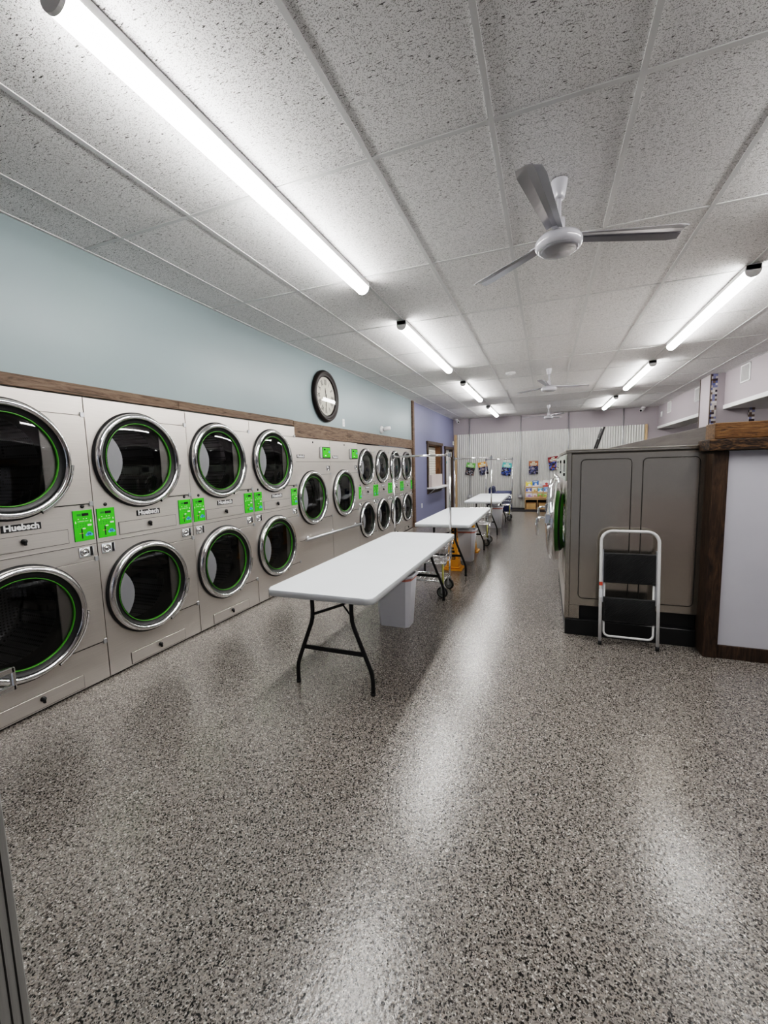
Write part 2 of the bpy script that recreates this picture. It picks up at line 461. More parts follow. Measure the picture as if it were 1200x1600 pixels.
tag(MB().box(XW-.10, XW+.10, WY0-.06, 12.55, WZ0+.001, WZ0+.345, 'box_card', .004).box(XW-.10, XW+.101, WY0+.5, WY0+.55, WZ0+.002, WZ0+.346, 'box_card').obj('storage_box'), 'pale pinkish cardboard box standing on the office window sill', 'box')
# door in left wall
w = MB(); w.box(XF-.12, XF-.08, DY0, DY1, .01, DZ, 'white', .003); w.box(XF-.082, XF-.076, DY0+.12, DY1-.12, .96, .966, 'seam')
door = struct(w, 'door_1')
w = MB(); w.box(XF, XW+.012, DY0-.1, DY0, 0, DZ, 'timber_dark', .004); w.box(XF, XW+.012, DY1, DY1+.1, 0, DZ, 'timber_dark', .004); w.box(XF, XW+.025, DY0-.14, DY1+.14, DZ, DZ+.095, 'timber_dark', .005)
w.box(XF-.2, XF, DY0-.001, DY0+.015, 0, DZ, 'timber_dark'); w.box(XF-.2, XF, DY1-.015, DY1+.001, 0, DZ, 'timber_dark')
struct(w, 'door_frame', door)
struct(MB().lathe([(.0, .05), (.026, .048), (.03, .03), (.012, .02), (.012, 0), (.03, 0)], (XF-.08, DY0+.08, 1.02), 'x', 16, 'black'), 'door_knob', door)
struct(MB().box(XF-.079, XF-.075, DY0+.42, DY0+.62, 1.58, 1.66, plain('teal plate', (.12, .38, .42), .4)), 'door_plate', door)

# ------------------------------------------------------------------ machines on the left wall
def door_ring(R):
    m = MB()
    m.lathe([(R+.012, 0), (R+.012, .012), (R, .02)], (0, 0, 0), 'x', 72, 'black')
    m.lathe([(R, .012), (R, .030), (R-.008, .046), (R-.022, .052), (R-.036, .046), (R-.042, .03)], (0, 0, 0), 'x', 72, 'chrome')
    return m
def ring_black(R):
    return MB().lathe([(R-.040, .04), (R-.045, .028), (R-.066, .024), (R-.078, .018), (R-.078, -.02)], (0, 0, 0), 'x', 72, 'black')
def ring_green(R, mt):
    return MB().lathe([(R-.074, .026), (R-.078, .028), (R-.081, .024), (R-.081, .010)], (0, 0, 0), 'x', 72, mt)
def glass(R):
    return MB().lathe([(R-.079, .014), (R*.6, .020), (R*.3, .023), (.001, .024)], (0, 0, 0), 'x', 48, 'glass_door')
def tunnel(R):
    return MB().lathe([(R-.08, .0), (R-.085, -.16), (R-.03, -.165)], (0, 0, 0), 'x', 64, 'tunnel')
def drum(R):
    m = MB(); d = -.62
    m.lathe([(R-.03, -.17), (R-.03, d), (R-.08, d-.03), (.001, d-.03)], (0, 0, 0), 'x', 48, 'drum')
    for k in range(3):
        a = 2*PI*k/3+.5
        rot = Matrix.Rotation(a, 4, 'X')
        m.box(d, -.2, -.03, .03, R-.12, R-.03, 'gap', .01, 1, rot)
    return m
def hinge_plate(wr, R):
    m = MB(); h = .315*R/.37
    m.box(0, .006, R*.55, wr-.004, -h, h, 'steel', .002)
    m.box(.0, .004, R*.55, wr, -h-.006, -h-.0005, 'gap'); m.box(.0, .003, R*.55, wr, h+.0005, h+.004, 'seam')
    return m
def hinge_tab():
    return MB().box(.0, .012, -.015, .011, -.017, .018, 'zinc', .002)
def pull_plate(R):
    r = R-.083; m = MB(); pts = []
    a = math.radians(36); n = 14
    for k in range(n+1):
        t = PI-a+2*a*k/n; pts.append((r*math.cos(t), r*math.sin(t)))
    y1, z1 = r*math.cos(PI+a), r*math.sin(PI+a); bulge = .235*r
    for k in range(1, n):
        u = -1+2*k/n; pts.append((y1+bulge*(1-u*u), z1*(-u)))
    m.prism(pts, .0262, .0285, 'x', 'pull_grey')
    return m
def grip(R):
    m = MB(); a0, a1 = -1.15, -.1
    m.lathe([(R+.004, .01), (R+.02, .03), (R+.012, .042), (R-.004, .044)], (0, 0, 0), 'x', 24, 'chrome', a0, a1)
    return m
def screen(kind, num):
    """printed green control panel, facing +x, centred"""
    w2, h2 = .065, .108
    if kind == 'small': w2, h2 = .052, .108
    m = MB(); m.box(0, .004, -w2, w2, -h2, h2, 'green', .001)
    m.box(.0, .0045, -w2-.002, -w2+.001, -h2, h2, 'green_dk'); m.box(.0, .0045, w2-.001, w2+.002, -h2, h2, 'green_dk')
    e = .0046
    def q(y0, y1, z0, z1, mt): m.face([(e, y0, z0), (e, y1, z0), (e, y1, z1), (e, y0, z1)], mt)
    q(-w2*.1, w2*.62, h2*.62, h2*.8, 'display'); q(-w2*.62, -w2*.16, h2*.64, h2*.78, 'green_dk')
    for yy in (-.55, .0, .3): q(w2*yy, w2*(yy+.12), h2*.42, h2*.47, 'print_white')
    for j in range(2):
        for i in range(4): q(-w2*.7+w2*.3*i, -w2*.7+w2*.3*i+.007, h2*(.06-.14*j), h2*(.06-.14*j)+.006, 'green_dk')
    q(w2*.42, w2*.86, h2*-.06, h2*.06, 'print_white')
    q(-w2*.3, -w2*.16, -h2*.85, -h2*.2, 'black'); q(-w2*.5, -w2*.08, -h2*.52, -h2*.47, 'tan')
    # white speech oval
    m.face([(e, w2*.02+.012*math.cos(a), -h2*.2+.005*math.sin(a)) for a in [2*PI*k/14 for k in range(14)]], 'print_white')
    if kind == 'dryer':
        up = num[1]
        for sgn in (-1, 1):
            cy, cz = sgn*w2*.8, h2*(.24 if sgn < 0 else .26)
            dz = .008 if up else -.008
            m.face([(e, cy-.006, cz), (e, cy+.006, cz), (e, cy, cz+dz*1.3)], 'print_white'); q(cy-.0025, cy+.0025, cz-.009 if up else cz, cz if up else cz+.009, 'print_white')
        m.text('UPPER UNIT' if up else 'LOWER UNIT', face_x(e+.0002, 0, h2*.28), .0125, 'print_white')
    for (cy, cz, r) in ((w2*.5, -h2*.56, .017), (w2*.28, -h2*.64, .012), (w2*.74, -h2*.64, .012)):
        m.face([(e+.0001*r, cy+r*math.cos(a), cz+r*.8*math.sin(a)) for a in [2*PI*k/16 for k in range(16)]], 'print_blue')
    if kind == 'dryer' and num[0]:
        m.text(num[0], face_x(e+.0006, w2*.5, -h2*.58), .026, 'print_navy', .0008)
    return m
def coin():
    m = MB(); m.box(0, .006, -.05, .05, -.037, .037, 'chrome', .002)
    m.lathe([(.03, .006), (.03, .012), (.024, .014), (.022, .008), (.012, .008), (.012, .014), (.001, .015)], (0, -.012, .0), 'x', 24, 'chrome')
    m.box(.006, .0075, .026, .044, -.03, .034, 'black')
    m.lathe([(.006, .0155), (.001, .0158)], (0, -.012, 0), 'x', 10, 'black')
    return m
def drawer(w_, h_):
    m = MB(); m.box(0, .003, -w_/2-.003, w_/2+.003, -h_/2-.003, h_/2+.003, 'seam'); m.box(0, .005, -w_/2, w_/2, -h_/2, h_/2, 'steel', .001)
    return m
def knob():
    m = MB(); m.lathe([(.016, .0), (.016, .012), (.012, .018), (.001, .019)], (0, 0, 0), 'x', 16, 'black')
    m.box(.006, .024, -.006, .006, -.026, .004, 'black', .002)
    return m
def nameplate(w_, text=True):
    m = MB(); m.box(0, .004, -w_/2, w_/2, -.022, .022, 'black', .001)
    return m
def lettering(w_):
    m = MB(); m.text('Huebsch', face_x(.0045, 0, .002), w_*.255, 'white', .0022, .0006)
    return m
def cabinet(Wd, H, rows, front_x=0, depth=.9, split=None):
    """rows: list of (z0,z1,cy,cz,R)"""
    m = MB(); e = .0015
    for (z0, z1, cy, cz, R) in rows: m.plate_hole(e, Wd-e, z0, z1, cy, cz, R-.07, 0, 'steel')
    for yy in (e, Wd-e-.002): m.box(-depth, 0, yy, yy+.002, .015, H, 'steel')
    m.box(-depth, 0, e, Wd-e, H-.004, H, 'steel'); m.box(-depth, -.02, .01, Wd-.01, 0, .015, 'gap')
    if split:
        m.box(-.001, .0025, .006, Wd-.006, split-.003, split, 'gap'); m.box(-.001, .003, .006, Wd-.006, split, split+.003, 'steel')
    return m

def add_door(root, key, Wd, cy, cz, R):
    d = link('door', cached('ring%.3f' % R, lambda: door_ring(R)), root, (0, cy, cz))
    link('gasket', cached('gask%.3f' % R, lambda: ring_black(R)), d)
    small = R < .33
    link('trim_ring', cached('grn%.3f' % R, lambda: ring_green(R, 'ring_dark' if small else 'green_ring')), d)
    link('pull_plate', cached('pull%.3f' % R, lambda: pull_plate(R)), d)
    link('glass', cached('gls%.3f' % R, lambda: glass(R)), d)
    link('tunnel', cached('tun%.3f' % R, lambda: tunnel(R)), d)
    wr = Wd-cy
    link('hinge_panel', cached('hp%.3f_%.3f' % (R, wr), lambda: hinge_plate(wr, R)), d)
    h = .315*R/.37
    for hz in (h+.007, -h-.002): link('hinge', cached('hinge_tab', hinge_tab), d, (0, wr-.016, hz))
    link('handle', cached('grip%.3f' % R, lambda: grip(R)), d)
    link('drum', cached('drum%.3f' % R, lambda: drum(R)), root, (0, cy, cz))

def stack_dryer(y0, Wd, big, label, nums):
    if big: H, zs, R, off, sp, fx = 2.077, (1.635, .61), .362, -.05, 1.035, XW
    else: H, zs, R, off, sp, fx = 1.94, (1.535, .565), .322, -.058, .925, XW-.035
    root = thing('stacked_dryer', label, 'dryer', (fx, y0, 0), 0, 'stacked dryers along the left wall')
    cy = Wd/2+off
    link('cabinet', cached('cab%s%.3f' % (big, Wd), lambda: cabinet(Wd, H, ((.015, sp, cy, zs[1], R), (sp, H, cy, zs[0], R)), split=sp)), root)
    for cz in zs: add_door(root, 'd', Wd, cy, cz, R)
    dw, dh = (.525, .092) if big else (.44, .082)
    zlint = (1.115, .073) if big else (1.07, .07)
    for k, z in enumerate(zlint):
        dr = link('lint_drawer', cached('lint%s' % big, lambda: drawer(dw, dh)), root, (0, Wd/2-.005, z))
        link('knob', cached('knob', knob), dr, (.005, 0, .012))
    zs_, dy = (1.175, .083) if big else (1.08, .066)
    for k, yy in enumerate((dy, Wd-dy)):
        num = nums[k]
        key = 'scr%s%s' % (big, num)
        link('control_panel', cached(key, lambda: screen('dryer' if big else 'small', num)), root, (0, yy, zs_))
        link('sensor', cached('dot', lambda: MB().lathe([(.013, 0), (.013, .004), (.001, .006)], (0, 0, 0), 'x', 16, 'black')), root, (0, yy+.005, zs_+.135))
        link('coin_slot', cached('coin', coin), root, (0, yy-.005 if k == 0 else yy+.0, .985 if big else .865))
    npw = .215 if big else .19
    pl = link('name_plate', cached('np%s' % big, lambda: nameplate(npw)), root, (0, Wd/2-.005, 1.215 if big else 1.155))
    link('lettering', cached('lt%s' % big, lambda: lettering(npw)), pl)
    return root
BW = [(1.14, .897), (2.037, .894), (2.931, .873), (3.804, .898)]
labs = ['stainless stacked dryer at the left edge with green screens marked 66 and 67', 'stainless stacked dryer with green screens marked 65 and 64', 'stainless stacked dryer with green screens marked 63 and 62', 'stainless stacked dryer with green screens 61 and 60, beside the single washers']
nn = [(('', True), ('66', False)), (('65', True), ('64', False)), (('63', True), ('62', False)), (('61', True), ('60', False))]
labs[0] = 'stainless stacked dryer cut by the left frame edge, its green screen marked 66'
for (y0, Wd), lb, nm in zip(BW, labs, nn): stack_dryer(y0, Wd, True, lb, nm)
SW = [(6.695, .808), (7.503, .80), (8.303, .781), (9.084, .790)]
labs = ['narrow stacked dryer right beside the second single-door washer', 'narrow stacked dryer second beyond the single-door washers', 'narrow stacked dryer third beyond the single-door washers, behind a cart pole', 'last narrow stacked dryer, against the wooden post by the purple wall']
for (y0, Wd), lb in zip(SW, labs): stack_dryer(y0, Wd, False, lb, (('', True), ('', False)))

def washer_screen():
    m = MB()
    m.box(0, .02, -.14, .15, -.085, .085, 'gap', .008, 2); m.box(0, .022, -.148, -.10, -.082, .082, 'zinc', .008, 2)
    e = .0205
    m.box(0, e+.004, -.085, .13, -.07, .072, 'green', .004)
    e += .0045
    def q(y0, y1, z0, z1, mt): m.face([(e, y0, z0), (e, y1, z0), (e, y1, z1), (e, y0, z1)], mt)
    q(-.06, -.01, .035, .055, 'display'); q(.05, .062, -.04, .05, 'black'); q(.04, .075, .0, .006, 'tan')
    q(-.03, .01, -.05, -.035, 'print_white')
    m.face([(e, .10+.02*math.cos(a), .012+.018*math.sin(a)) for a in [2*PI*k/14 for k in range(14)]], 'print_blue')
    return m
def washer(y0, Wd, label):
    H, R, cz, fx = 1.955, .372, 1.122, XW-.03
    root = thing('front_load_washer', label, 'washer', (fx, y0, 0), 0, 'single-door washers on the left wall')
    cy = Wd/2-.07
    def cab():
        m = cabinet(Wd, H, ((.015, H, cy, cz, R),))
        m.box(-.001, .003, .004, Wd-.004, 1.625, 1.629, 'seam'); m.box(-.001, .004, .004, Wd-.004, 1.629, 1.633, 'steel')
        m.box(-.001, .003, .004, Wd-.004, .555, .559, 'seam')
        return m
    link('cabinet', cached('wcab%.3f' % Wd, cab), root)
    add_door(root, 'w', Wd, cy, cz, R)
    link('control_panel', cached('wscr', washer_screen), root, (0, Wd-.165, 1.76))
    link('coin_slot', cached('coin', coin), root, (0, Wd-.08, 1.53))
    pl = link('name_plate', cached('npw', lambda: nameplate(.19)), root, (0, .16, 1.70)); link('lettering', cached('ltw', lambda: lettering(.19)), pl)
    link('sensor', CACHE['dot'], root, (0, Wd/2, 1.90))
    return root
washer(4.704, .986, 'single-door stainless washer next to the large stacked dryers, green screen at top')
washer(5.692, .99, 'single-door stainless washer next to the narrow stacked dryers')
r = thing('pipe_rail', 'grey steel pipe rail across the lower fronts of the two single-door washers', 'rail', (0, 0, 0))
MB().tube([(XW+.045, 4.79, .575), (XW+.045, 6.60, .547)], .021, 'zinc', 14).obj('pipe', r)
for yy in (4.95, 5.68, 6.5):
    zz = .575-.03*(yy-4.79)/1.87
    MB().tube([(XW-.027, yy, zz), (XW+.045, yy, zz)], .011, 'zinc', 8).lathe([(.03, 0), (.03, .006), (.001, .007)], (XW-.028, yy, zz), 'x', 14, 'zinc').obj('bracket', r)

# ------------------------------------------------------------------ wall items
cl = thing('wall_clock', 'large round dark-rimmed clock with Roman numerals on the pale blue wall', 'clock', (XF, 5.585, 2.585))
R = .372
MB().lathe([(R-.02, 0), (R, .01), (R, .035), (R-.012, .058), (R-.03, .064), (R-.05, .056), (R-.066, .046), (R-.078, .05), (R-.09, .044), (R-.096, .026)], (0, 0, 0), 'x', 72, 'clock_rim').obj('rim', cl)
m = MB(); m.disc(R-.094, (.026, 0, 0), 'x', 64, 'clock_face')
for k, s in enumerate(['XII', 'I', 'II', 'III', 'IV', 'V', 'VI', 'VII', 'VIII', 'IX', 'X', 'XI']):
    a = -2*PI*k/12
    mt = face_x(.0268, 0, 0) @ Matrix.Rotation(a, 4, 'Z') @ Matrix.Translation((0, .20, 0)) @ Matrix.Diagonal((.72, 1.25, 1, 1))
    m.text(s, mt, .085, 'black', .0016)
for k in range(60):
    mt = face_x(.0266, 0, 0) @ Matrix.Rotation(2*PI*k/60, 4, 'Z')
    m.face([mt @ Vector(p) for p in ((-.0015, .258, 0), (.0015, .258, 0), (.0015, .268, 0), (-.0015, .268, 0))], 'black')
m.obj('dial', cl)
def hand(L, wd, ang, x):
    m = MB(); rot = Matrix.Rotation(-ang, 4, 'X')
    m.prism([(-wd, -.03), (wd, -.03), (wd*1.6, L*.6), (0, L), (-wd*1.6, L*.6)], x, x+.003, 'x', 'black')
    for v in m.bm.verts: v.co = rot @ v.co
    return m
hand(.12, .005, math.radians(-8), .030).obj('hour_hand', cl); hand(.19, .004, math.radians(182), .034).obj('minute_hand', cl)
MB().lathe([(R-.094, .04), (.1, .0405), (.001, .0405)], (0, 0, 0), 'x', 64, 'glass_clear').obj('glass', cl)

def outlet(name, label, x, y, z, facing='x', cat='outlet'):
    t = thing(name, label, cat, (x, y, z))
    if facing == 'x':
        MB().box(0, .006, -.036, .036, -.06, .06, 'white', .002).obj('cover_plate', t)
        m = MB()
        for dz in (-.025, .025): m.box(.006, .009, -.014, .014, dz-.016, dz+.016, 'white_plastic', .003); m.box(.009, .0095, -.006, -.003, dz-.006, dz+.006, 'black'); m.box(.009, .0095, .003, .006, dz-.006, dz+.006, 'black')
        m.obj('socket', t)
    return t
outlet('wall_outlet', 'white outlet plate on the pale blue wall below and right of the clock', XF, 6.19, 2.255)
outlet('wall_outlet', 'white outlet plate low on the purple wall', XF, 10.70, .47)
MB_ = thing('motion_sensor', 'small white box high on the purple wall above the office door', 'sensor', (XF, 14.74, 2.28))
MB().box(0, .04, -.045, .045, -.07, .07, 'white', .012, 2).obj('housing', MB_)
MB().lathe([(.022, 0), (.018, .008), (.001, .011)], (.04, 0, .015), 'x', 12, 'white_plastic').obj('lens', MB_)
el = thing('security_camera', 'round white camera on the pale blue wall above the narrow dryers', 'camera', (XF, 7.86, 2.265))
MB().lathe([(.075, 0), (.075, .02), (.05, .045), (.03, .05)], (0, 0, 0), 'x', 24, 'white').obj('base', el)
m = MB(); m.tube([(.045, -.01, .0), (.10, .05, .02), (.15, .11, .03)], [.035, .04, .038], 'white', 14); m.obj('camera_body', el)
MB().tube([(.15, .11, .03), (.155, .116, .031)], .026, 'display', 12).obj('lens', el)
def dome_cam(x, y, lab, sx):
    t = thing('dome_camera', lab, 'camera', (x, y, HC))
    MB().lathe([(.055, 0), (.055, -.03), (.045, -.045), (.001, -.045)], (0, 0, 0), 'z', 20, 'white').obj('base', t)
    m = MB(); m.tube([(0, 0, -.05), (sx*.05, -.06, -.09), (sx*.09, -.11, -.12)], [.035, .05, .045], 'white', 14); m.obj('camera_body', t)
    MB().tube([(sx*.09, -.11, -.12), (sx*.093, -.114, -.122)], .032, 'display', 12).obj('lens', t)
dome_cam(-2.93, 14.72, 'white security camera in the back corner above the purple wall', 1)
dome_cam(2.72, 14.78, 'white security camera at the right end of the back wall', -1)
sd = thing('smoke_detector', 'flat white smoke detector disc on the ceiling beside the middle fan', 'smoke detector', (-.597, 7.83, HC))
MB().lathe([(.085, 0), (.085, -.02), (.07, -.035), (.001, -.037)], (0, 0, 0), 'z', 32, 'white').obj('housing', sd)
MB().lathe([(.03, -.036), (.028, -.045), (.001, -.046)], (0, 0, 0), 'z', 20, 'light_body').obj('sensor_cap', sd)
# vents on the soffits
for i, (yc, lab) in enumerate(((8.98, 'white louvred vent on the right soffit nearest the column'), (11.385, 'white louvred vent on the far soffit just behind the column'), (13.68, 'white louvred vent on the far soffit near the back wall'))):
    t = thing('air_vent', lab, 'vent', (X_R, yc, 2.94), 0, 'soffit vents'); a, c = .185, .15
    m = MB(); m.box(-.012, 0, -a, a, c-.025, c, 'white', .003); m.box(-.012, 0, -a, a, -c, -c+.025, 'white', .003); m.box(-.012, 0, -a, -a+.03, -c, c, 'white', .003); m.box(-.012, 0, a-.03, a, -c, c, 'white', .003)
    m.obj('frame', t)
    m = MB(); m.box(-.002, 0, -a+.02, a-.02, -c+.02, c-.02, 'seam')
    for k in range(11):
        y = -a+.04+.03*k; m.box(-.009, -.002, y-.004, y+.004, -c+.025, c-.025, 'white')
    m.obj('louvre', t)
sb = thing('thermostat', 'small white box on the far soffit by the back corner', 'thermostat', (X_R, 14.43, 2.83))
MB().box(-.03, 0, -.07, .07, -.07, .07, 'white', .01, 2).obj('housing', sb); MB().box(-.032, -.03, -.04, .04, -.005, .035, 'light_body').obj('screen', sb)

# conduits on the back wall
for i, (x, zb, lab) in enumerate(((-2.49, .46, 'metal conduit with outlet box behind the folding tables on the back wall'), (-.80, .47, 'metal conduit with outlet box just left of the bookshelf'), (.672, 1.2, 'metal conduit on the back wall under the far right light'), (2.21, 1.2, 'metal conduit near the right end of the corrugated wall'))):
    t = thing('electrical_conduit', lab, 'conduit', (x, YB-.05, 0), 0, 'conduits on the back wall')
    MB().tube([(0, 0, zb), (0, 0, HC-.002)], .013, 'zinc', 10).obj('pipe', t)
    m = MB()
    for z in (1.35, 2.4): m.box(-.025, .025, -.01, .012, z-.012, z+.012, 'zinc', .003)
    m.obj('strap', t)
    m = MB(); m.box(-.075, .075, -.06, .012, zb-.11, zb, 'zinc', .006); m.obj('outlet_box', t)
    m = MB(); m.box(-.03, .03, -.063, -.06, zb-.09, zb-.02, 'white', .002); m.obj('socket', t)

# posters
def poster(xc, zc, tilt, hdr, cols, lab, w_=.31, h_=.44):
    t = thing('hanging_poster', lab, 'poster', (xc, YB-.072, zc), 0, 'posters on the corrugated wall'); t.rotation_euler = (0, tilt, 0)
    m = MB(); hm = plain('poster header', hdr, .45, var=.03); im = mat_blotch('poster photo', cols, 26)
    m.box(-w_/2, w_/2, 0, .003, -h_/2, h_/2, 'white')
    def q(x0, x1, z0, z1, mt, y=-.0006): m.face([(x0, y, z0), (x1, y, z0), (x1, y, z1), (x0, y, z1)], mt)
    q(-w_/2, w_/2, h_*.12, h_/2, hm); q(-w_/2, w_/2, -h_/2, h_*.12, im)
    q(-w_*.16, w_*.16, h_*.36, h_*.44, 'print_white', -.001)
    x = -w_*.36
    while x < w_*.34:
        d = random.uniform(.02, .045); q(x, x+d, h_*.22, h_*.32, 'print_white', -.001); x += d+.006
    q(-w_*.3, w_*.28, h_*.145, h_*.175, 'print_white', -.001)
    m.obj('sheet', t)
dk = (.008, .008, .012)
poster(-2.475, 1.365, math.radians(9), (.16, .45, .10), [dk, (.03, .03, .04), dk, (.18, .12, .10), (.07, .08, .12), (.3, .3, .33)], 'tilted poster with a light green heading, leftmost on the corrugated wall')
poster(-2.03, 1.38, math.radians(-10), (.80, .33, .05), [dk, (.03, .04, .12), (.16, .17, .28), dk, (.35, .3, .3), (.05, .05, .1)], 'tilted poster with an orange heading on the corrugated wall')
poster(-1.25, 1.335, math.radians(9), (.12, .50, .50), [dk, (.02, .06, .30), (.03, .03, .05), dk, (.3, .3, .38), (.05, .12, .45)], 'tilted poster with a turquoise heading on the corrugated wall')
poster(-.385, 1.365, 0, (.42, .14, .06), [dk, (.03, .03, .10), (.12, .13, .25), dk, (.35, .3, .32), (.08, .09, .2)], 'straight-hung poster with a rust brown heading above the bookshelf', .295, .44)
poster(.24, 1.49, math.radians(-9), (.22, .015, .02), [dk, (.02, .06, .42), (.03, .03, .05), (.08, .16, .6), dk, (.3, .12, .08)], 'tilted poster with a dark red heading, nearest the right-hand washers')

# ------------------------------------------------------------------ ceiling lights and fans
def fixture(x, y0, y1, lab, room=False):
    z = HC if not room else 2.85
    L = y1-y0
    t = thing('ceiling_light', lab, 'ceiling light', (x, y0, z), 0, 'linear fluorescent ceiling lights')
    MB().box(-.052, .052, .0, L, -.047, -.002, 'light_body', .004).obj('housing', t)
    m = MB(); prof = [(-.05+.0, -.045)]+[(.05*math.cos(a), -.047-.043*math.sin(a)) for a in [PI-PI*k/10 for k in range(11)]]
    prof = [(.054*math.cos(PI-PI*k/12), -.0475-.054*math.sin(PI*k/12)) for k in range(13)]
    m.prism(prof, .014, L-.014, 'y', 'light' if not room else 'light_far', True)
    m.obj('lens', t)
    for yy in (0, L-.014):
        prof2 = [(-.055, -.003)]+[(.056*math.cos(PI-PI*k/12), -.0475-.056*math.sin(PI*k/12)) for k in range(13)]+[(.055, -.003)]
        MB().prism(prof2, yy, yy+.014, 'y', 'light_body').obj('end_cap', t)
    return t
XL, XR2 = -1.49, 1.575
fixture(XL, 1.03, 3.48, 'longest-looking tube light, nearest, over the left side in the foreground')
fixture(XL, 4.50, 6.92, 'second tube light of the left row, beyond the nearest one')
fixture(XL, 8.15, 10.40, 'third tube light of the left row')
fixture(XL, 11.85, 14.0, 'last tube light of the left row, at the back wall')
fixture(XR2, 4.50, 6.95, 'nearest tube light in view of the right row')
fixture(XR2, 8.0, 10.42, 'second tube light in view of the right row')
fixture(XR2, 11.8, 14.0, 'last tube light of the right row, at the back wall')
fixture(XR2, .95, 3.40, 'tube light of the right row above the white panel, outside the frame')
# side room lights
for (a, b, yy, lab) in ((4.6, 7.0, 12.4, 'tube light in the side room seen under the right soffit'), (4.4, 6.8, 9.0, 'nearer tube light in the side room seen under the soffit')):
    t = fixture(a, 0, 2.4, lab, True); t.rotation_euler = (0, 0, -PI/2); t.location = (a, yy, 2.85)

def blade(L=.69):
    m = MB(); n = 10; mi = m.mi('fan_grey'); top = []; bot = []
    for i in range(n+1):
        u = i/n; x = .12+(L-.12)*u
        hw = (.042+.024*min(1, u*1.1)); 
        if u > .93: hw *= 1-.12*((u-.93)/.07)
        sec = [(-hw, -.010), (-hw*.25, .006), (hw*.3, .009), (hw*.36, .003), (hw, -.004)]
        top.append([m.bm.verts.new((x, y, z+.012*(-y/.066))) for y, z in sec]); bot.append([m.bm.verts.new((x, y, z-.003+.012*(-y/.066))) for y, z in sec])
    for R_, flip in ((top, 0), (bot, 1)):
        for a, b in zip(R_, R_[1:]):
            for k in range(4):
                f = m.bm.faces.new((a[k], b[k], b[k+1], a[k+1])); f.material_index = mi; f.smooth = False
    for k in (0, 4):
        for i in range(n): f = m.bm.faces.new((top[i][k], top[i+1][k], bot[i+1][k], bot[i][k])); f.material_index = mi
    for i in (0, n):
        for k in range(4): f = m.bm.faces.new((top[i][k], top[i][k+1], bot[i][k+1], bot[i][k])); f.material_index = mi
    m.box(.08, .2, -.018, .018, .006, .012, 'fan_white', .002)
    return m
def fan(x, y, ang, lab):
    t = thing('ceiling_fan', lab, 'ceiling fan', (x, y, HC), 0, 'white three-bladed ceiling fans')
    link('canopy', cached('canopy', lambda: MB().lathe([(.045, 0), (.045, -.004), (.03, -.085), (.026, -.095), (.01, -.096)], (0, 0, 0), 'z', 32, 'fan_white')), t)
    link('rod', cached('rod', lambda: MB().tube([(0, 0, -.09), (0, 0, -.26)], .0125, 'fan_white', 14)), t)
    link('motor', cached('motor', lambda: MB().lathe([(.02, -.20), (.034, -.205), (.034, -.26), (.042, -.275), (.075, -.29), (.118, -.305), (.128, -.325), (.128, -.345), (.118, -.362), (.108, -.366)], (0, 0, 0), 'z', 40, 'fan_white')), t)
    link('motor_plate', cached('mplate', lambda: MB().lathe([(.109, -.365), (.107, -.371), (.09, -.377), (.001, -.381)], (0, 0, 0), 'z', 40, 'fan_grey')), t)
    for k in range(3):
        b = link('blade', cached('blade', blade), t, (0, 0, -.295)); b.rotation_euler = (0, 0, ang+2*PI*k/3)
fan(.05, 2.75, math.radians(18.4), 'nearest white ceiling fan with three grey blades')
fan(.03, 7.84, math.radians(20), 'middle white ceiling fan, beside the smoke detector')
fan(.05, 12.74, math.radians(62), 'farthest white ceiling fan, in front of the back wall')

# ------------------------------------------------------------------ folding tables
def table(xc, y0, L, Wd, lab):
    t = thing('folding_table', lab, 'table', (xc, y0, 0), 0, 'white folding tables down the aisle'); h = .737
    m = MB(); tb = bmesh.new(); pts = rrect(-Wd/2, Wd/2, 0, L, .06, 6)
    a = [tb.verts.new((x, y, h-.042)) for x, y in pts]; b = [tb.verts.new((x, y, h)) for x, y in pts]; n = len(pts)
    tb.faces.new(a[::-1]); tf = tb.faces.new(b)
    for k in range(n):
        f = tb.faces.new((a[k], a[(k+1) % n], b[(k+1) % n], b[k])); f.smooth = True
    bmesh.ops.bevel(tb, geom=list(tf.edges), offset=.009, segments=3, affect='EDGES', profile=.5)
    m.add(tb, 'table_top'); m.obj('tabletop', t)
    for yy, sg in ((.2, 1), (L-.21, -1)):
        for s in (-1, 1):
            P = [(.15, .698), (.15, .54), (.153, .50), (.165, .455), (.272, .19), (.287, .145), (.292, .10), (.292, .012)]
            MB().tube([(s*px, yy, pz) for px, pz in P], .0145, 'black', 10).tube([(s*.292, yy, .0), (s*.292, yy, .02)], .0165, 'rubber', 10).obj('leg', t)
        MB().box(-.24, .24, yy-.008, yy+.008, .262, .292, 'black', .003).obj('crossbar', t)
        m = MB(); m.tube([(-.15, yy, .52), (.07, yy+sg*.03, .60), (.075, yy+sg*.03, .605)], .010, 'black', 8); m.tube([(.15, yy, .53), (.07, yy+sg*.03, .605)], .006, 'black', 6)
        m.tube([(.07, yy+sg*.03, .60), (.12, yy+sg*.06, .66), (.0, yy+sg*.42, .693)], .011, 'black', 8); m.obj('brace', t)
        MB().box(-.3, .3, yy-.015, yy+.015, .68, .696, 'black', .003).obj('top_rail', t)
    return t
table(-1.355, 2.24, 2.50, .775, 'nearest white folding table with black legs, in the middle of the room')
table(-1.305, 5.455, 2.25, .77, 'middle white folding table with a yellow caution cone under each end')
table(-1.255, 8.98, 2.48, .77, 'farthest white folding table, in front of the navy chair')

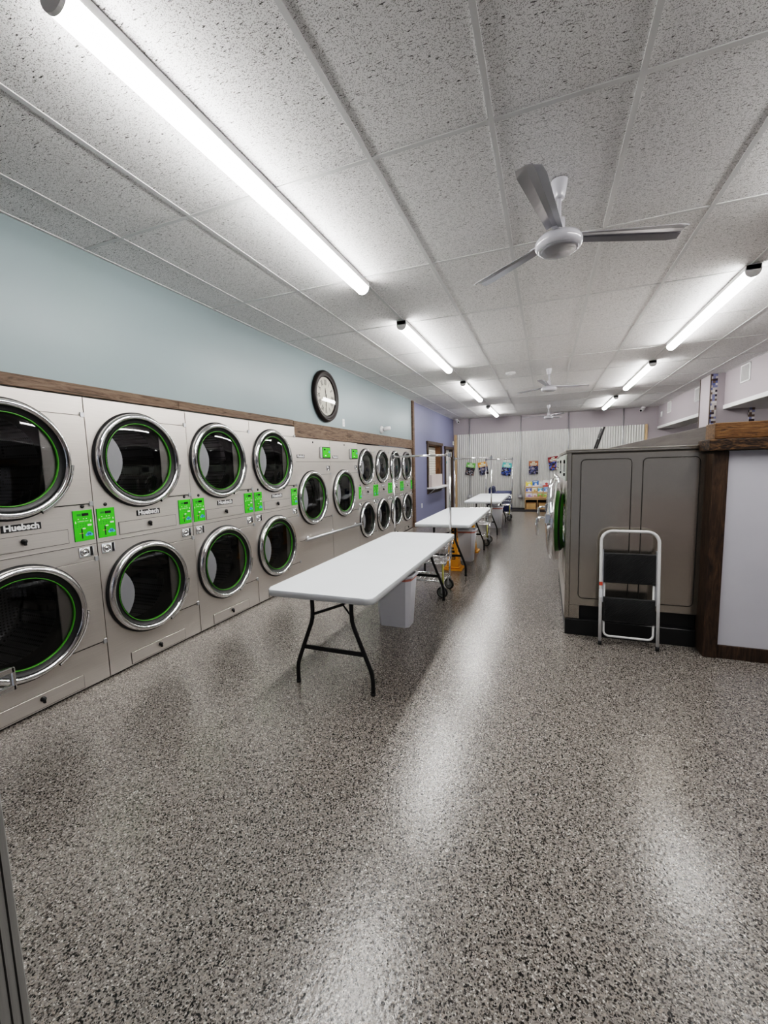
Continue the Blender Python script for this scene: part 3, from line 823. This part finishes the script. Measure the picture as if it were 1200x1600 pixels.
# bins
def bin_mesh():
    m = MB()
    def ring(wx, wy, c, z): return [(x, y, z) for x, y in ((-wx+c, -wy), (wx-c, -wy), (wx, -wy+c), (wx, wy-c), (wx-c, wy), (-wx+c, wy), (-wx, wy-c), (-wx, -wy+c))]
    R_ = [ring(.150, .098, .03, 0), ring(.185, .130, .045, .475), ring(.186, .131, .045, .480), ring(.203, .146, .05, .488), ring(.206, .148, .05, .505), ring(.198, .142, .05, .51), ring(.180, .125, .045, .505), ring(.146, .094, .03, .012)]
    vs = [[m.bm.verts.new(p) for p in r] for r in R_]; mi = m.mi('bin_plastic')
    for a, b in zip(vs, vs[1:]):
        for k in range(8): f = m.bm.faces.new((a[k], a[(k+1) % 8], b[(k+1) % 8], b[k])); f.material_index = mi
    for v in (vs[0][::-1], vs[-1]): f = m.bm.faces.new(v); f.material_index = mi
    return m
def band():
    m = MB(); mi = m.mi('red_band')
    def ring(wx, wy, c, z): return [m.bm.verts.new((x, y, z)) for x, y in ((-wx+c, -wy), (wx-c, -wy), (wx, -wy+c), (wx, wy-c), (wx-c, wy), (-wx+c, wy), (-wx, wy-c), (-wx, -wy+c))]
    a = ring(.1845, .1295, .045, .458); b = ring(.1870, .132, .045, .484)
    for k in range(8): f = m.bm.faces.new((a[k], a[(k+1) % 8], b[(k+1) % 8], b[k])); f.material_index = mi
    return m
for x, y, lab in ((-1.345, 3.72, 'white waste bin under the nearest folding table'), (-1.21, 6.62, 'white waste bin under the middle folding table, between the yellow cones'), (-1.135, 10.25, 'white waste bin under the farthest folding table')):
    t = thing('waste_bin', lab, 'bin', (x, y, 0), 0, 'white waste bins under the tables')
    link('bucket', cached('bin', bin_mesh), t); link('liner_band', cached('band', band), t)

# caution cones
def cone_body():
    m = MB()
    def sq(h, z): return [(-h, -h, z), (h, -h, z), (h, h, z), (-h, h, z)]
    R_ = [sq(.088, .045), sq(.072, .22), sq(.070, .225), sq(.046, .60), sq(.036, .62), sq(.03, .66)]
    vs = [[m.bm.verts.new(p) for p in r] for r in R_]; mi = m.mi('yellow')
    for a, b in zip(vs, vs[1:]):
        for k in range(4): f = m.bm.faces.new((a[k], a[(k+1) % 4], b[(k+1) % 4], b[k])); f.material_index = mi
    f = m.bm.faces.new(vs[-1]); f.material_index = mi
    return m
def cone_base():
    m = MB(); m.prism(rrect(-.14, .14, -.14, .14, .03, 3), 0, .022, 'z', 'yellow'); m.box(-.105, .105, -.105, .105, .02, .046, 'yellow', .01)
    return m
def cone_label():
    m = MB()
    for k in range(4):
        rot = Matrix.Rotation(PI/2*k, 4, 'Z')
        h = lambda z: .088-(z-.045)*(.016/.175)+.0012 if z < .22 else .070-(z-.225)*(.024/.375)+.0012
        def q(x0, x1, z0, z1, mt='black', e=0): m.face([rot @ Vector((x, -h(z)-e, z)) for x, z in ((x0, z0), (x1, z0), (x1, z1), (x0, z1))], mt)
        q(-.04, .04, .155, .195); q(-.03, .03, .168, .182, 'yellow', .001)
        for z in (.30, .38, .46, .54): q(-.016, .016, z, z+.03)
        q(-.028, .028, .25, .285)
    return m
for x, y, lab in ((-1.255, 6.02, 'yellow caution cone under the near end of the middle folding table'), (-1.215, 7.33, 'yellow caution cone under the far end of the middle folding table')):
    t = thing('caution_cone', lab, 'caution cone', (x, y, 0), 0, 'yellow caution cones')
    link('base', cached('cbase', cone_base), t); link('cone', cached('cbody', cone_body), t); link('label_print', cached('clabel', cone_label), t)

# laundry carts (length along x)
def cart(x, y, lab, flip=1):
    t = thing('laundry_cart', lab, 'laundry cart', (x, y, 0), 0, 'chrome wire laundry carts with hanging bars')
    hx, hy = .315, .205
    def rect(a, b, z): return [(-a, -b, z), (a, -b, z), (a, b, z), (-a, b, z)]
    def basket():
        m = MB(); zt, zb = .672, .405
        m.tube(rect(hx+.025, hy+.02, zt), .011, 'chrome', 8, True); m.tube(rect(hx, hy, zb), .005, 'chrome', 6, True)
        for f in (.33, .66): m.tube(rect(hx+.025*f, hy+.02*f, zb+(zt-zb)*f), .0035, 'chrome', 6, True)
        nx, ny = 12, 8
        for i in range(nx+1):
            u = -1+2*i/nx
            for s in (-1, 1): m.tube([(u*(hx+.025), s*(hy+.02), zt), (u*hx, s*hy, zb)], .0026, 'chrome', 5)
            m.tube([(u*hx, -hy, zb), (u*hx, hy, zb)], .0026, 'chrome', 5)
        for i in range(ny+1):
            u = -1+2*i/ny
            for s in (-1, 1): m.tube([(s*(hx+.025), u*(hy+.02), zt), (s*hx, u*hy, zb)], .0026, 'chrome', 5)
            m.tube([(-hx, u*hy, zb), (hx, u*hy, zb)], .0026, 'chrome', 5)
        return m
    link('basket', cached('basket', basket), t)
    def frame():
        m = MB()
        for s in (-1, 1):
            for q in (-1, 1): m.tube([(s*(hx-.02), q*(hy-.02), .40), (s*(hx-.02), q*(hy-.02), .155)], .011, 'yellowish' if q < 0 and s > 0 else 'chrome', 8)
        m.tube(rect(hx-.02, hy-.02, .19), .010, 'chrome', 8, True)
        m.tube([(-(hx-.02), 0, .19), (hx-.02, 0, .19)], .007, 'chrome', 6)
        return m
    link('frame', cached('cframe', frame), t)
    def shelf():
        m = MB()
        for i in range(11):
            u = -1+2*i/10; m.tube([(u*(hx-.03), -(hy-.02), .20), (u*(hx-.03), hy-.02, .20)], .0028, 'chrome', 5)
        return m
    link('bottom_shelf', cached('cshelf', shelf), t)
    def rack():
        m = MB(); xt = hx+.02
        for s in (-1, 1): m.tube([(s*(xt+.012), 0, .42), (s*(xt+.012), 0, 1.66)], .0125, 'chrome', 12)
        m.tube([(-(xt+.02), 0, 1.645), (xt+.02, 0, 1.645)], .0125, 'chrome', 12)
        return m
    link('hanging_rack', cached('crack', rack), t)
    def clamp():
        m = MB()
        m.box(-.02, .02, -.02, .02, 1.62, 1.672, 'chrome', .005); m.tube([(0, 0, 1.66), (0, 0, 1.69)], .008, 'black', 8)
        return m
    for s in (-1, 1): link('clamp', cached('clamp', clamp), t, (s*(hx+.032), 0, 0))
    def caster():
        m = MB(); m.lathe([(.062, -.013), (.0655, -.006), (.0655, .006), (.062, .013)], (0, 0, .0655), 'y', 28, 'rubber'); m.lathe([(.05, -.0135), (.062, -.013)], (0, 0, .0655), 'y', 28, 'rubber'); m.lathe([(.062, .013), (.05, .0135)], (0, 0, .0655), 'y', 28, 'rubber')
        for s in (-1, 1): m.lathe([(.05, s*.0135), (.044, s*.011), (.014, s*.011), (.012, s*.018), (.001, s*.018)], (0, 0, .0655), 'y', 24, 'grey_hub')
        return m
    def fork():
        m = MB()
        for s in (-1, 1): m.box(-.012, .012, s*.019-.002, s*.019+.002, .055, .145, 'zinc', .001)
        m.box(-.02, .02, -.021, .021, .142, .155, 'zinc', .002)
        return m
    for s in (-1, 1):
        for q in (-1, 1):
            c = link('caster', cached('caster', caster), t, (s*(hx-.03)+.0, q*(hy-.02), 0)); c.rotation_euler = (0, 0, random.uniform(-.9, .9)*1.2)
            link('fork', cached('fork', fork), c)
cart(-1.385, 4.80, 'chrome wire laundry cart with hanging bar at the far end of the nearest table')
cart(-1.30, 8.05, 'chrome wire laundry cart with hanging bar at the far end of the middle table')
cart(-1.19, 11.76, 'chrome wire laundry cart at the far end of the farthest table, before a navy chair')

# navy chairs
def armchair(x, y, rz, lab):
    t = thing('armchair', lab, 'chair', (x, y, 0), rz, 'navy vinyl armchairs at the back')
    # faces local +x ; back at -x
    MB().box(-.20, .30, -.21, .21, .20, .44, 'navy', .04, 3).obj('seat', t)
    m = MB(); m.prism([(-.31, .16), (-.17, .16), (-.16, .70), (-.19, .86), (-.25, .88), (-.31, .82)], -.30, .30, 'y', 'navy'); bmesh.ops.bevel(m.bm, geom=list(m.bm.edges), offset=.02, segments=2, affect='EDGES'); m.obj('backrest', t)
    for s in (-1, 1):
        m = MB(); m.box(-.155, .31, s*.265-.05, s*.265+.05, .16, .72, 'navy', .03, 3); m.obj('armrest', t)
    for s in (-1, 1):
        for q in (-1, 1): MB().tube([(s*.24, q*.24, .0), (s*.24, q*.24, .18)], [.014, .02], 'black', 8).obj('leg', t)
armchair(-1.23, 12.65, 0, 'navy armchair behind the cart at the farthest folding table')
armchair(.36, 13.55, PI/2*0+PI, 'navy armchair right of the bookshelf, mostly behind the washer doors')

# floor mat, bookshelf, books
tag(MB().prism(rrect(-1.25, 1.6, 13.78, 14.78, .04, 4), .001, .011, 'z', 'mat_black').obj('floor_mat'), 'black floor mat along the back wall under the bookshelf', 'mat')
bs = thing('bookshelf', 'low birch bookshelf with picture books on display and two cubbies', 'bookshelf', (-.245, 14.58, .011))
w2 = .385
m = MB(); m.box(-w2, -w2+.02, -.2, .2, 0, .34, 'plywood', .003); m.box(w2-.02, w2, -.2, .2, 0, .34, 'plywood', .003); m.box(-.01, .01, -.2, .2, .02, .31, 'plywood', .002)
m.box(-w2+.02, w2-.02, -.2, .2, 0, .02, 'plywood', .002); m.box(-w2+.02, w2-.02, -.2, .2, .31, .335, 'plywood', .002); m.box(-w2+.02, w2-.02, .18, .2, .02, .31, 'gap'); m.obj('cabinet', bs)
for s in (-1, 1):
    m = MB(); m.prism([(-.2, .34), (.2, .34), (.2, .9), (.14, .9), (-.2, .42)], s*w2-.01*(1+s), s*w2+.01*(1-s), 'x', 'plywood'); m.obj('side_panel', bs)
for k in range(3):
    y = -.17+.10*k; z = .36+.165*k
    m = MB(); m.box(-w2+.02, w2-.02, y, y+.09, z-.012, z, 'plywood', .002); m.box(-w2+.02, w2-.02, y-.01, y, z-.012, z+.04, 'plywood', .002); m.box(-w2+.02, w2-.02, y+.082, y+.094, z, z+.165, 'plywood'); m.obj('display_ledge', bs)
for s, lab in ((-1, 'tan fabric bin in the left cubby of the bookshelf'), (1, 'tan fabric bin in the right cubby of the bookshelf')):
    t = thing('storage_bin', lab, 'storage bin', (-.245+s*.19, 14.56, .031), 0, 'tan bins in the bookshelf')
    m = MB(); m.box(-.15, .15, -.15, .13, .0005, .19, 'tan', .012, 2); m.obj('body', t)
    MB().tube([(-.152, -.153, .185), (.152, -.153, .185), (.152, .133, .185), (-.152, .133, .185)], .008, 'tan', 8, True).obj('rim', t)
books = [  # x, row, w, h, colours, label
    (-.265, 2, .19, .20, (.78, .66, .10), (.75, .75, .7), 'yellow picture book at top left of the display'),
    (-.065, 2, .19, .23, (.03, .16, .50), (.72, .72, .74), 'blue and white picture book in the top row of the display'),
    (.095, 2, .12, .20, (.70, .70, .68), (.45, .5, .6), 'plain pale book in the middle of the top row of the display'),
    (.262, 2, .20, .25, (.72, .71, .70), (.50, .06, .05), 'white book with a red figure at top right of the display'),
    (-.272, 1, .17, .16, (.07, .13, .48), (.68, .66, .74), 'blue book with a pale lower half in the second row of the display'),
    (-.095, 1, .15, .17, (.72, .66, .50), (.55, .33, .10), 'cream book with a brown animal in the second row of the display'),
    (.085, 1, .15, .17, (.10, .35, .55), (.75, .75, .72), 'teal and white book in the second row of the display'),
    (.265, 1, .15, .19, (.13, .30, .68), (.5, .6, .8), 'bright blue book at the right of the second row of the display'),
    (-.258, 0, .20, .16, (.66, .64, .72), (.35, .25, .5), 'pale lilac book at lower left of the display'),
    (-.08, 0, .13, .15, (.74, .66, .64), (.5, .25, .2), 'pale pink book in the bottom row of the display'),
    (.085, 0, .14, .15, (.20, .42, .07), (.55, .2, .1), 'green book in the bottom row of the display'),
    (.27, 0, .16, .14, (.30, .50, .12), (.6, .55, .1), 'light green book at lower right of the display')]
rows_n = {}
for (x, rw, bw, bh, c1, c2, lab) in books:
    y = 14.58-.17+.10*rw; z = .011+.36+.165*rw
    t = thing('picture_book', lab, 'book', (-.245+x, y+.045, z+.003), 0, 'books on the display shelf'); t.rotation_euler = (math.radians(-8), 0, 0)
    cm = plain('cover', c1, .4, var=.05); c3 = plain('cover art', c2, .4, var=.2, scale=30)
    m = MB(); m.box(-bw/2, bw/2, -.008, .0, 0, bh, cm, .002)
    e = -.0085
    m.face([(-bw*.5, e, 0.002), (bw*.5, e, 0.002), (bw*.5, e, bh*.38), (-bw*.5, e, bh*.30)], c3)
    m.face([(bw*.05+bw*.22*math.cos(a), e-.0004, bh*.5+bw*.2*math.sin(a)) for a in [2*PI*k/12 for k in range(12)]], c3)
    m.face([(-bw*.36, e-.0003, bh*.8), (bw*.3, e-.0003, bh*.8), (bw*.3, e-.0003, bh*.9), (-bw*.36, e-.0003, bh*.9)], 'print_white')
    m.obj('cover', t)
    MB().box(-bw/2+.004, bw/2-.003, -.0065, .003, .003, bh-.003, 'white').obj('pages', t)

# ------------------------------------------------------------------ right-hand washers and bulkhead
BX = 1.20
w = MB(); w.box(BX, 2.3, 3.96, 12.6, 0, 1.785, 'grey_wall', .004); struct(w, 'partition_1')
w = MB(); w.box(1.15, 1.243, 3.755, 3.955, 0, 1.578, 'timber_post', .005); struct(w, 'trim_10')
w = MB(); w.box(2.28, 2.38, 3.755, 3.955, 0, 1.578, 'timber_post', .005); struct(w, 'trim_11')
w = MB(); w.box(1.105, 2.42, 3.70, 3.958, 1.580, 1.664, 'timber_beam', .008, 2); struct(w, 'trim_12')
w = MB(); w.box(1.150, 2.40, 3.755, 3.955, 1.666, 1.782, 'timber_end', .005); struct(w, 'trim_13')
w = MB(); w.box(1.244, 2.279, 3.775, 3.80, .105, 1.578, 'panel_white'); struct(w, 'wall_counter_end')
struct(MB().box(1.244, 2.279, 3.765, 3.80, 0, .104, 'timber_post', .003), 'baseboard_counter')

def big_washer(i, y0, Wd, lab):
    x0, x1, H = (.172 if i < 2 else .25), 1.172, 1.632
    t = thing('large_washer', lab, 'washer', (0, y0, 0), 0, 'large washers along the right partition')
    e = .002; R = .345; cy, cz = Wd/2-.03, .955
    def body():
        m = MB()
        m.box(x0+.035, x1, e, Wd-e, .27, H-.04, 'steel_side', .004); m.box(x0+.035, x0+.12, e, Wd-e, .15, .27, 'steel_side', .002)
        # pressed side panels
        for a, b in ((.278, .655), (.735, 1.118)):
            pts = rrect(a, b, .34, 1.545, .035, 5)
            m.tube([(px, e-.0005, pz) for px, pz in pts], .0028, 'gap', 5, True)
            m.tube([(px+.003, e-.0003, pz-.004) for px, pz in pts], .0022, 'seam', 5, True)
        return m
    def front():
        m = MB(); m.plate_hole(e, Wd-e, .15, H-.03, cy, cz, R-.08, x0, 'steel'); m.box(x0, x0+.034, e, e+.012, .15, H-.03, 'steel_side', .002); m.box(x0, x0+.034, Wd-e-.012, Wd-e, .15, H-.03, 'steel_side'); m.box(x0, x0+.034, e, Wd-e, H-.034, H-.03, 'steel_side')
        m.box(x0-.001, x0+.0015, e, Wd-e, .455, .459, 'gap')
        return m
    def top():
        m = MB(); m.box(x0-.012, x1+.006, e-.001, Wd-e, H-.028, H-.006, 'steel_side', .003); m.box(x0-.012, x1+.006, e-.004, Wd-e, H-.006, H, 'steel', .002); m.box(x0+.02, x1, e+.004, Wd-e, H-.042, H-.026, 'gap')
        return m
    def plinth():
        m = MB(); m.box(x0+.005, x1-.02, -.0+e, Wd-e, 0, .142, 'black', .004); m.box(x0+.13, x1-.02, .05, Wd-.05, .142, .27, 'black')
        return m
    k = '%.2f_%.2f' % (Wd, x0)
    link('cabinet', cached('bw_body'+k, body), t); link('front_panel', cached('bw_front'+k, front), t); link('top', cached('bw_top'+k, top), t); link('plinth', cached('bw_pl'+k, plinth), t)
    # door leaf: hinged on its far side; local origin on the hinge, outward is -x
    R = .385 if i < 2 else .33
    kd = k+'%.2f' % R
    d = link('door', cached('bw_ring'+kd, lambda: MB().lathe([(R-.05, -.006), (R-.012, -.002), (R, -.012), (R+.004, -.035), (R-.012, -.062), (R-.045, -.078), (R-.075, -.07), (R-.088, -.05), (R-.088, -.012), (R-.05, -.006)], (0, -R, 0), 'x', 56, 'chrome')), t, (x0-.006, cy+R, cz))
    link('green_gasket', cached('bw_gr'+kd, lambda: MB().lathe([(R-.088, -.055), (R-.089, .0), (R-.096, .018)], (0, -R, 0), 'x', 48, 'green_ring').lathe([(R-.096, .018), (R-.104, .03), (R-.112, .034)], (0, -R, 0), 'x', 48, 'black').lathe([(R-.112, .034), (R-.135, .052), (R-.15, .058), (R-.17, .05)], (0, -R, 0), 'x', 48, 'green_ring')), d)
    link('glass', cached('bw_gl'+kd, lambda: MB().lathe([(R-.088, -.045), (R-.15, .01), (R-.17, .055), (.001, .06)], (0, -R, 0), 'x', 48, 'glass_door')), d)
    def hd():
        m = MB(); y = -2*R+.03
        m.tube([(-.05, y, .07), (-.125, y, .075), (-.15, y, .06), (-.155, y, .02), (-.148, y, -.09)], [.014, .013, .014, .014, .010], 'chrome', 10)
        m.box(-.085, -.03, y-.025, y+.035, .02, .11, 'chrome', .008)
        return m
    def hd2(): return MB().box(-.085, -.03, -2*R+.0, -2*R+.06, .02, .14, 'chrome', .012, 2)
    link('handle', cached('bw_hd'+kd, hd if i < 2 else hd2), d)
    d.rotation_euler = (0, 0, math.radians((-6.5, -6.5, 0, 0, 0, 0, 0)[i]))
    def panel():
        m = MB(); m.box(x0-.016, x0, .02, Wd-.02, 1.36, 1.59, 'pale_green', .006, 2)
        m.box(x0-.018, x0-.016, .1, .35, 1.44, 1.55, 'display')
        for z in (1.42, 1.53): m.lathe([(.014, -.03), (.014, -.016)], (x0, .05, z), 'x', 12, 'black'); m.lathe([(.001, -.03), (.014, -.03)], (x0, .05, z), 'x', 12, 'black')
        return m
    link('control_panel', cached('bw_cp'+k, panel), t)
    link('drum', cached('bw_dr'+k, lambda: MB().lathe([(R-.13, .02), (R-.1, .05), (R-.1, .5), (.001, .5)], (x0, cy, cz), 'x', 40, 'drum')), t)
pos = ['nearest large washer of the right-hand row, its steel side behind the step stool', 'second large washer of the right-hand row, its door peeking past the nearest', 'third large washer of the right-hand row', 'fourth large washer of the right-hand row', 'fifth large washer of the right-hand row', 'sixth large washer of the right-hand row', 'seventh large washer of the right-hand row']
for i, lab in enumerate(pos): big_washer(i, 3.925+i*.98, .978, lab)
# leaning ladder
t = thing('leaning_ladder', 'dark-railed ladder leaning on the partition beyond the right-hand washers', 'ladder', (0, 0, 0))
def lx(z): return .615+.313*z
for yy in (11.75, 12.3):
    MB().tube([(lx(0)-.012, yy, .0), (lx(2.36)-.012, yy, 2.36)], .022, 'black', 8).obj('rail', t)
for k in range(7):
    z = .3+.3*k
    MB().tube([(lx(z)-.012, 11.75, z), (lx(z)-.012, 12.3, z)], .013, 'zinc', 8).obj('rung', t)

# ------------------------------------------------------------------ step stool
t = thing('step_stool', 'folded white tubular step stool with two black ribbed steps leaning on the washer side', 'step stool', (.648, 3.765, 0))
lean = Matrix.Rotation(math.radians(-5.6), 4, 'X')
hw = .207; zt = .955; rr = .085
def arc(cx, cz, a0, a1, r, n=7): return [(cx+r*math.cos(a0+(a1-a0)*k/n), 0, cz+r*math.sin(a0+(a1-a0)*k/n)) for k in range(n+1)]
path = [(-hw, 0, .03), (-hw, 0, .5)]+arc(-hw+rr, zt-rr, PI, PI/2, rr)+arc(hw-rr, zt-rr, PI/2, 0, rr)+[(hw, 0, .5), (hw, 0, .03)]
def L(m):
    for v in m.bm.verts: v.co = lean @ v.co
    return m
L(MB().tube(path, .0125, 'white', 12)).obj('front_frame', t)
ih, rb = hw-.028, .04
path = [(-ih, .02, .70), (-ih, .02, .09+rb)]+[(p[0], .02, p[2]) for p in arc(-ih+rb, .075+rb, PI, 1.5*PI, rb, 5)]+[(p[0], .02, p[2]) for p in arc(ih-rb, .075+rb, 1.5*PI, 2*PI, rb, 5)]+[(ih, .02, .70)]
L(MB().tube(path, .009, 'white', 10)).obj('rear_frame', t)
for s in (-1, 1): L(MB().tube([(s*hw, 0, .0), (s*hw, 0, .035)], .0145, 'rubber', 12)).obj('foot', t)
def step(z0, z1, y):
    m = MB(); m.box(-hw+.018, hw-.018, y, y+.024, z0, z1, 'step_black', .008, 2)
    n = 34; w_ = 2*hw-.07; h_ = z1-z0-.03
    for i in range(n):       # diagonal ribs
        s0 = -h_+(w_+h_)*i/n
        a = max(0, s0); b = min(w_, s0+h_)
        if b-a < .01: continue
        x0_, x1_ = -w_/2+a, -w_/2+b
        m.tube([(x0_, y-.0005, z0+.015+(a-s0)), (x1_, y-.0005, z0+.015+(b-s0))], .0026, 'rubber', 4)
    return L(m)
step(.525, .775, -.004).obj('step', t); step(.20, .405, -.002).obj('step', t)
L(MB().box(-hw-.013, -hw+.013, -.0132, -.012, .50, .53, plain('red sticker', (.6, .08, .04), .5)).box(-hw-.013, -hw+.013, -.0132, -.012, .40, .47, 'white_plastic')).obj('sticker', t)
for s in (-1, 1): L(MB().box(s*(hw-.016)-.004, s*(hw-.016)+.004, -.006, .026, .36, .80, 'zinc', .001)).obj('side_link', t)

# ------------------------------------------------------------------ open entrance door leaf at lower left
ed = struct(MB().box(-1.175, -1.13, .395, .487, .02, 2.15, 'alu', .003).box(-1.175, -1.13, -.43, -.34, .02, 2.15, 'alu', .003).box(-1.175, -1.13, -.34, .395, .02, .2, 'alu', .003).box(-1.175, -1.13, -.34, .395, 2.05, 2.15, 'alu', .003), 'door_2')
m = MB()
for y in (.412, .43, .452, .470): m.box(-1.1305, -1.1288, y-.0015, y+.0015, .02, 2.15, 'gap')
struct(m, 'door_groove', ed)
m = MB(); xh = -1.05
m.box(xh-.012, xh, .15, .503, 1.116, 1.129, 'chrome', .002); m.box(xh-.012, xh, .15, .503, 1.078, 1.09, 'chrome', .002); m.box(xh-.012, xh, .496, .504, 1.078, 1.129, 'chrome', .002)
for y in (.2, .42): m.box(-1.13, xh-.006, y-.008, y+.008, 1.095, 1.11, 'zinc', .002); m.box(xh-.011, xh-.002, y-.008, y+.008, 1.085, 1.12, 'zinc', .002)
struct(m, 'door_handle', ed)
struct(MB().box(-1.156, -1.150, -.34, .395, .2, 2.05, 'glass_clear'), 'door_glass', ed)

# ------------------------------------------------------------------ world, camera
wd = bpy.data.worlds.new('World'); bpy.context.scene.world = wd; wd.use_nodes = True
bg = wd.node_tree.nodes['Background']; bg.inputs[0].default_value = (.75, .8, .9, 1); bg.inputs[1].default_value = .22

yaw, pitch, roll, f = .3713, .1083, -.0273, 651.156
cy_, sy_ = math.cos(yaw), math.sin(yaw); cp, sp = math.cos(pitch), math.sin(pitch)
F = Vector((-sy_*cp, cy_*cp, -sp)); Rt = Vector((cy_, sy_, 0)); U = Rt.cross(F)
R2 = Rt*math.cos(roll)+U*math.sin(roll); U2 = U*math.cos(roll)-Rt*math.sin(roll)
cam = bpy.data.cameras.new('camera'); co = bpy.data.objects.new('camera', cam); C.objects.link(co)
mt = Matrix((R2, U2, -F)).transposed().to_4x4(); mt.translation = Vector((0, 0, 1.5308)); co.matrix_world = mt
cam.sensor_fit = 'VERTICAL'; cam.sensor_height = 24; cam.lens = f/1600*24; cam.clip_start = .02
sc = bpy.context.scene; sc.camera = co
sc.view_settings.view_transform = 'Filmic'
sc.view_settings.look = 'High Contrast'
sc.view_settings.exposure = 0.38
sc.cycles.use_denoising = True
sc.cycles.max_bounces = 8; sc.cycles.transparent_max_bounces = 12
sc.cycles.sample_clamp_indirect = 6
